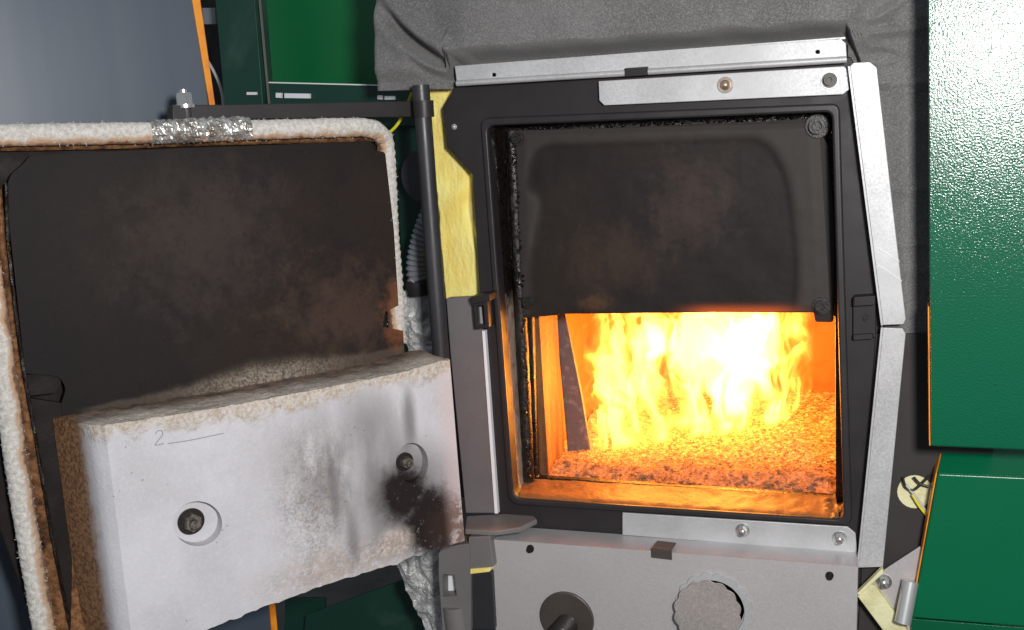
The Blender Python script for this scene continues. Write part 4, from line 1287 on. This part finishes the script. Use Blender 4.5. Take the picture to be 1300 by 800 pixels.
slab('lower_sheet', on(FY(.12), [(362, 760), (412, 760), (412, 860), (358, 860)]), (0, .006, 0), MAT['green_dk'], cab, bevel=.001)
# foil jacket pieces
def foil(name, a, b, c, d, y, amp, label, nu=50, nv=60):
    bm = bmesh.new()
    fn = quad_grid(FY(y)(*a), FY(y)(*b), FY(y)(*c), FY(y)(*d))
    def f2(u, v):
        p = fn(u, v)
        q = p*34 + V((mnoise.noise(p*20), 0, mnoise.noise(p*20+V((5, 0, 0)))))
        r = abs(mnoise.noise(q)) + .5*abs(mnoise.noise(q*2.1))
        return p + V((0, amp*r, 0))
    add_grid(bm, f2, nu, nv)
    bmesh.ops.recalc_face_normals(bm, faces=bm.faces)
    for f in bm.faces:
        if f.normal.y > 0: f.normal_flip()
    r = bmesh.ops.extrude_face_region(bm, geom=[e for e in bm.edges if e.is_boundary])
    for v in r['geom']:
        if isinstance(v, bmesh.types.BMVert): v.co += V((0, .02, 0))
    o = link(name, bm, MAT['foilwool'], None, FY(y)(*d), ang=50)
    tag(o, label, 'insulation')
foil('foil_insulation', (490, 690), (575, 660), (600, 860), (560, 860), .0, .016, 'crumpled grey foil insulation under the corner of the door block')
foil('foil_insulation', (505, 372), (545, 366), (566, 470), (520, 470), .05, .012, 'small silver foil bundle between door edge and hinge rod')
# corrugated hose
hz = thing('corrugated_hose', 'grey corrugated hose curving behind the hinge rod', 'hose', FY(.06)(540, 360))
bm = bmesh.new()
pth = spline([FY(.06)(*q) for q in ((552, 258), (540, 285), (532, 315), (529, 340), (532, 362))], 60)
add_tube(bm, pth, lambda t: .0115+.002*t, 20, None, lambda s, th: 1+.10*math.sin(s*2*math.pi/.0068))
link('ribbed_tube', bm, MAT['hose'], hz, ang=60)
bm = bmesh.new()
pa = FY(.055)(531, 357)
add_lathe(bm, pa, (0.05, 0, -1), [(0, .0165), (.004, .0172), (.008, .0165), (.018, .0155)], 28)
link('cuff', bm, MAT['dark'], hz, ang=40)
bm = bmesh.new()
pth = spline([FY(.045)(*q) for q in ((521, 355), (528, 360), (538, 360))], 10)
add_tube(bm, pth, .0010, 8); link('clamp', bm, MAT['silver'], hz)
pp = thing('grey_pipe', 'dull grey round pipe end half hidden behind the hinge rod', 'pipe', FY(.10)(545, 260))
bm = bmesh.new(); add_lathe(bm, FY(.10)(548, 222), (-.15, -1, 0), [(0, .032), (.003, .034), (.02, .034)], 32); link('pipe_rim', bm, MAT['rod'], pp, ang=40)
# cables
bm = bmesh.new(); add_tube(bm, spline([FY(.03)(*q) for q in ((523, 118), (519, 128), (512, 145), (503, 160), (493, 169), (486, 172))], 10), .0019, 8)
tag(link('yellow_cable', bm, MAT['ycable'], None, FY(.03)(500, 168)), 'thin yellow cable curving behind the top corner of the door', 'cable')
bm = bmesh.new(); add_tube(bm, spline([FY(.16)(*q) for q in ((264, 78), (272, 92), (279, 108), (283, 125), (284, 145))], 10), .0022, 8)
tag(link('grey_cable', bm, MAT['wcable'], None, FY(.16)(283, 135)), 'pale grey cable hanging in the gap beside the orange edge', 'cable')
jb = slab('junction_box', on(FY(.17), [(256, 10), (273, 10), (274, 31), (258, 31)]), (0, .03, 0), MAT['hose'], None, bevel=.001, loc=FY(.17)(265, 31))
tag(jb, 'small grey junction box in the dark gap by the green post', 'box')
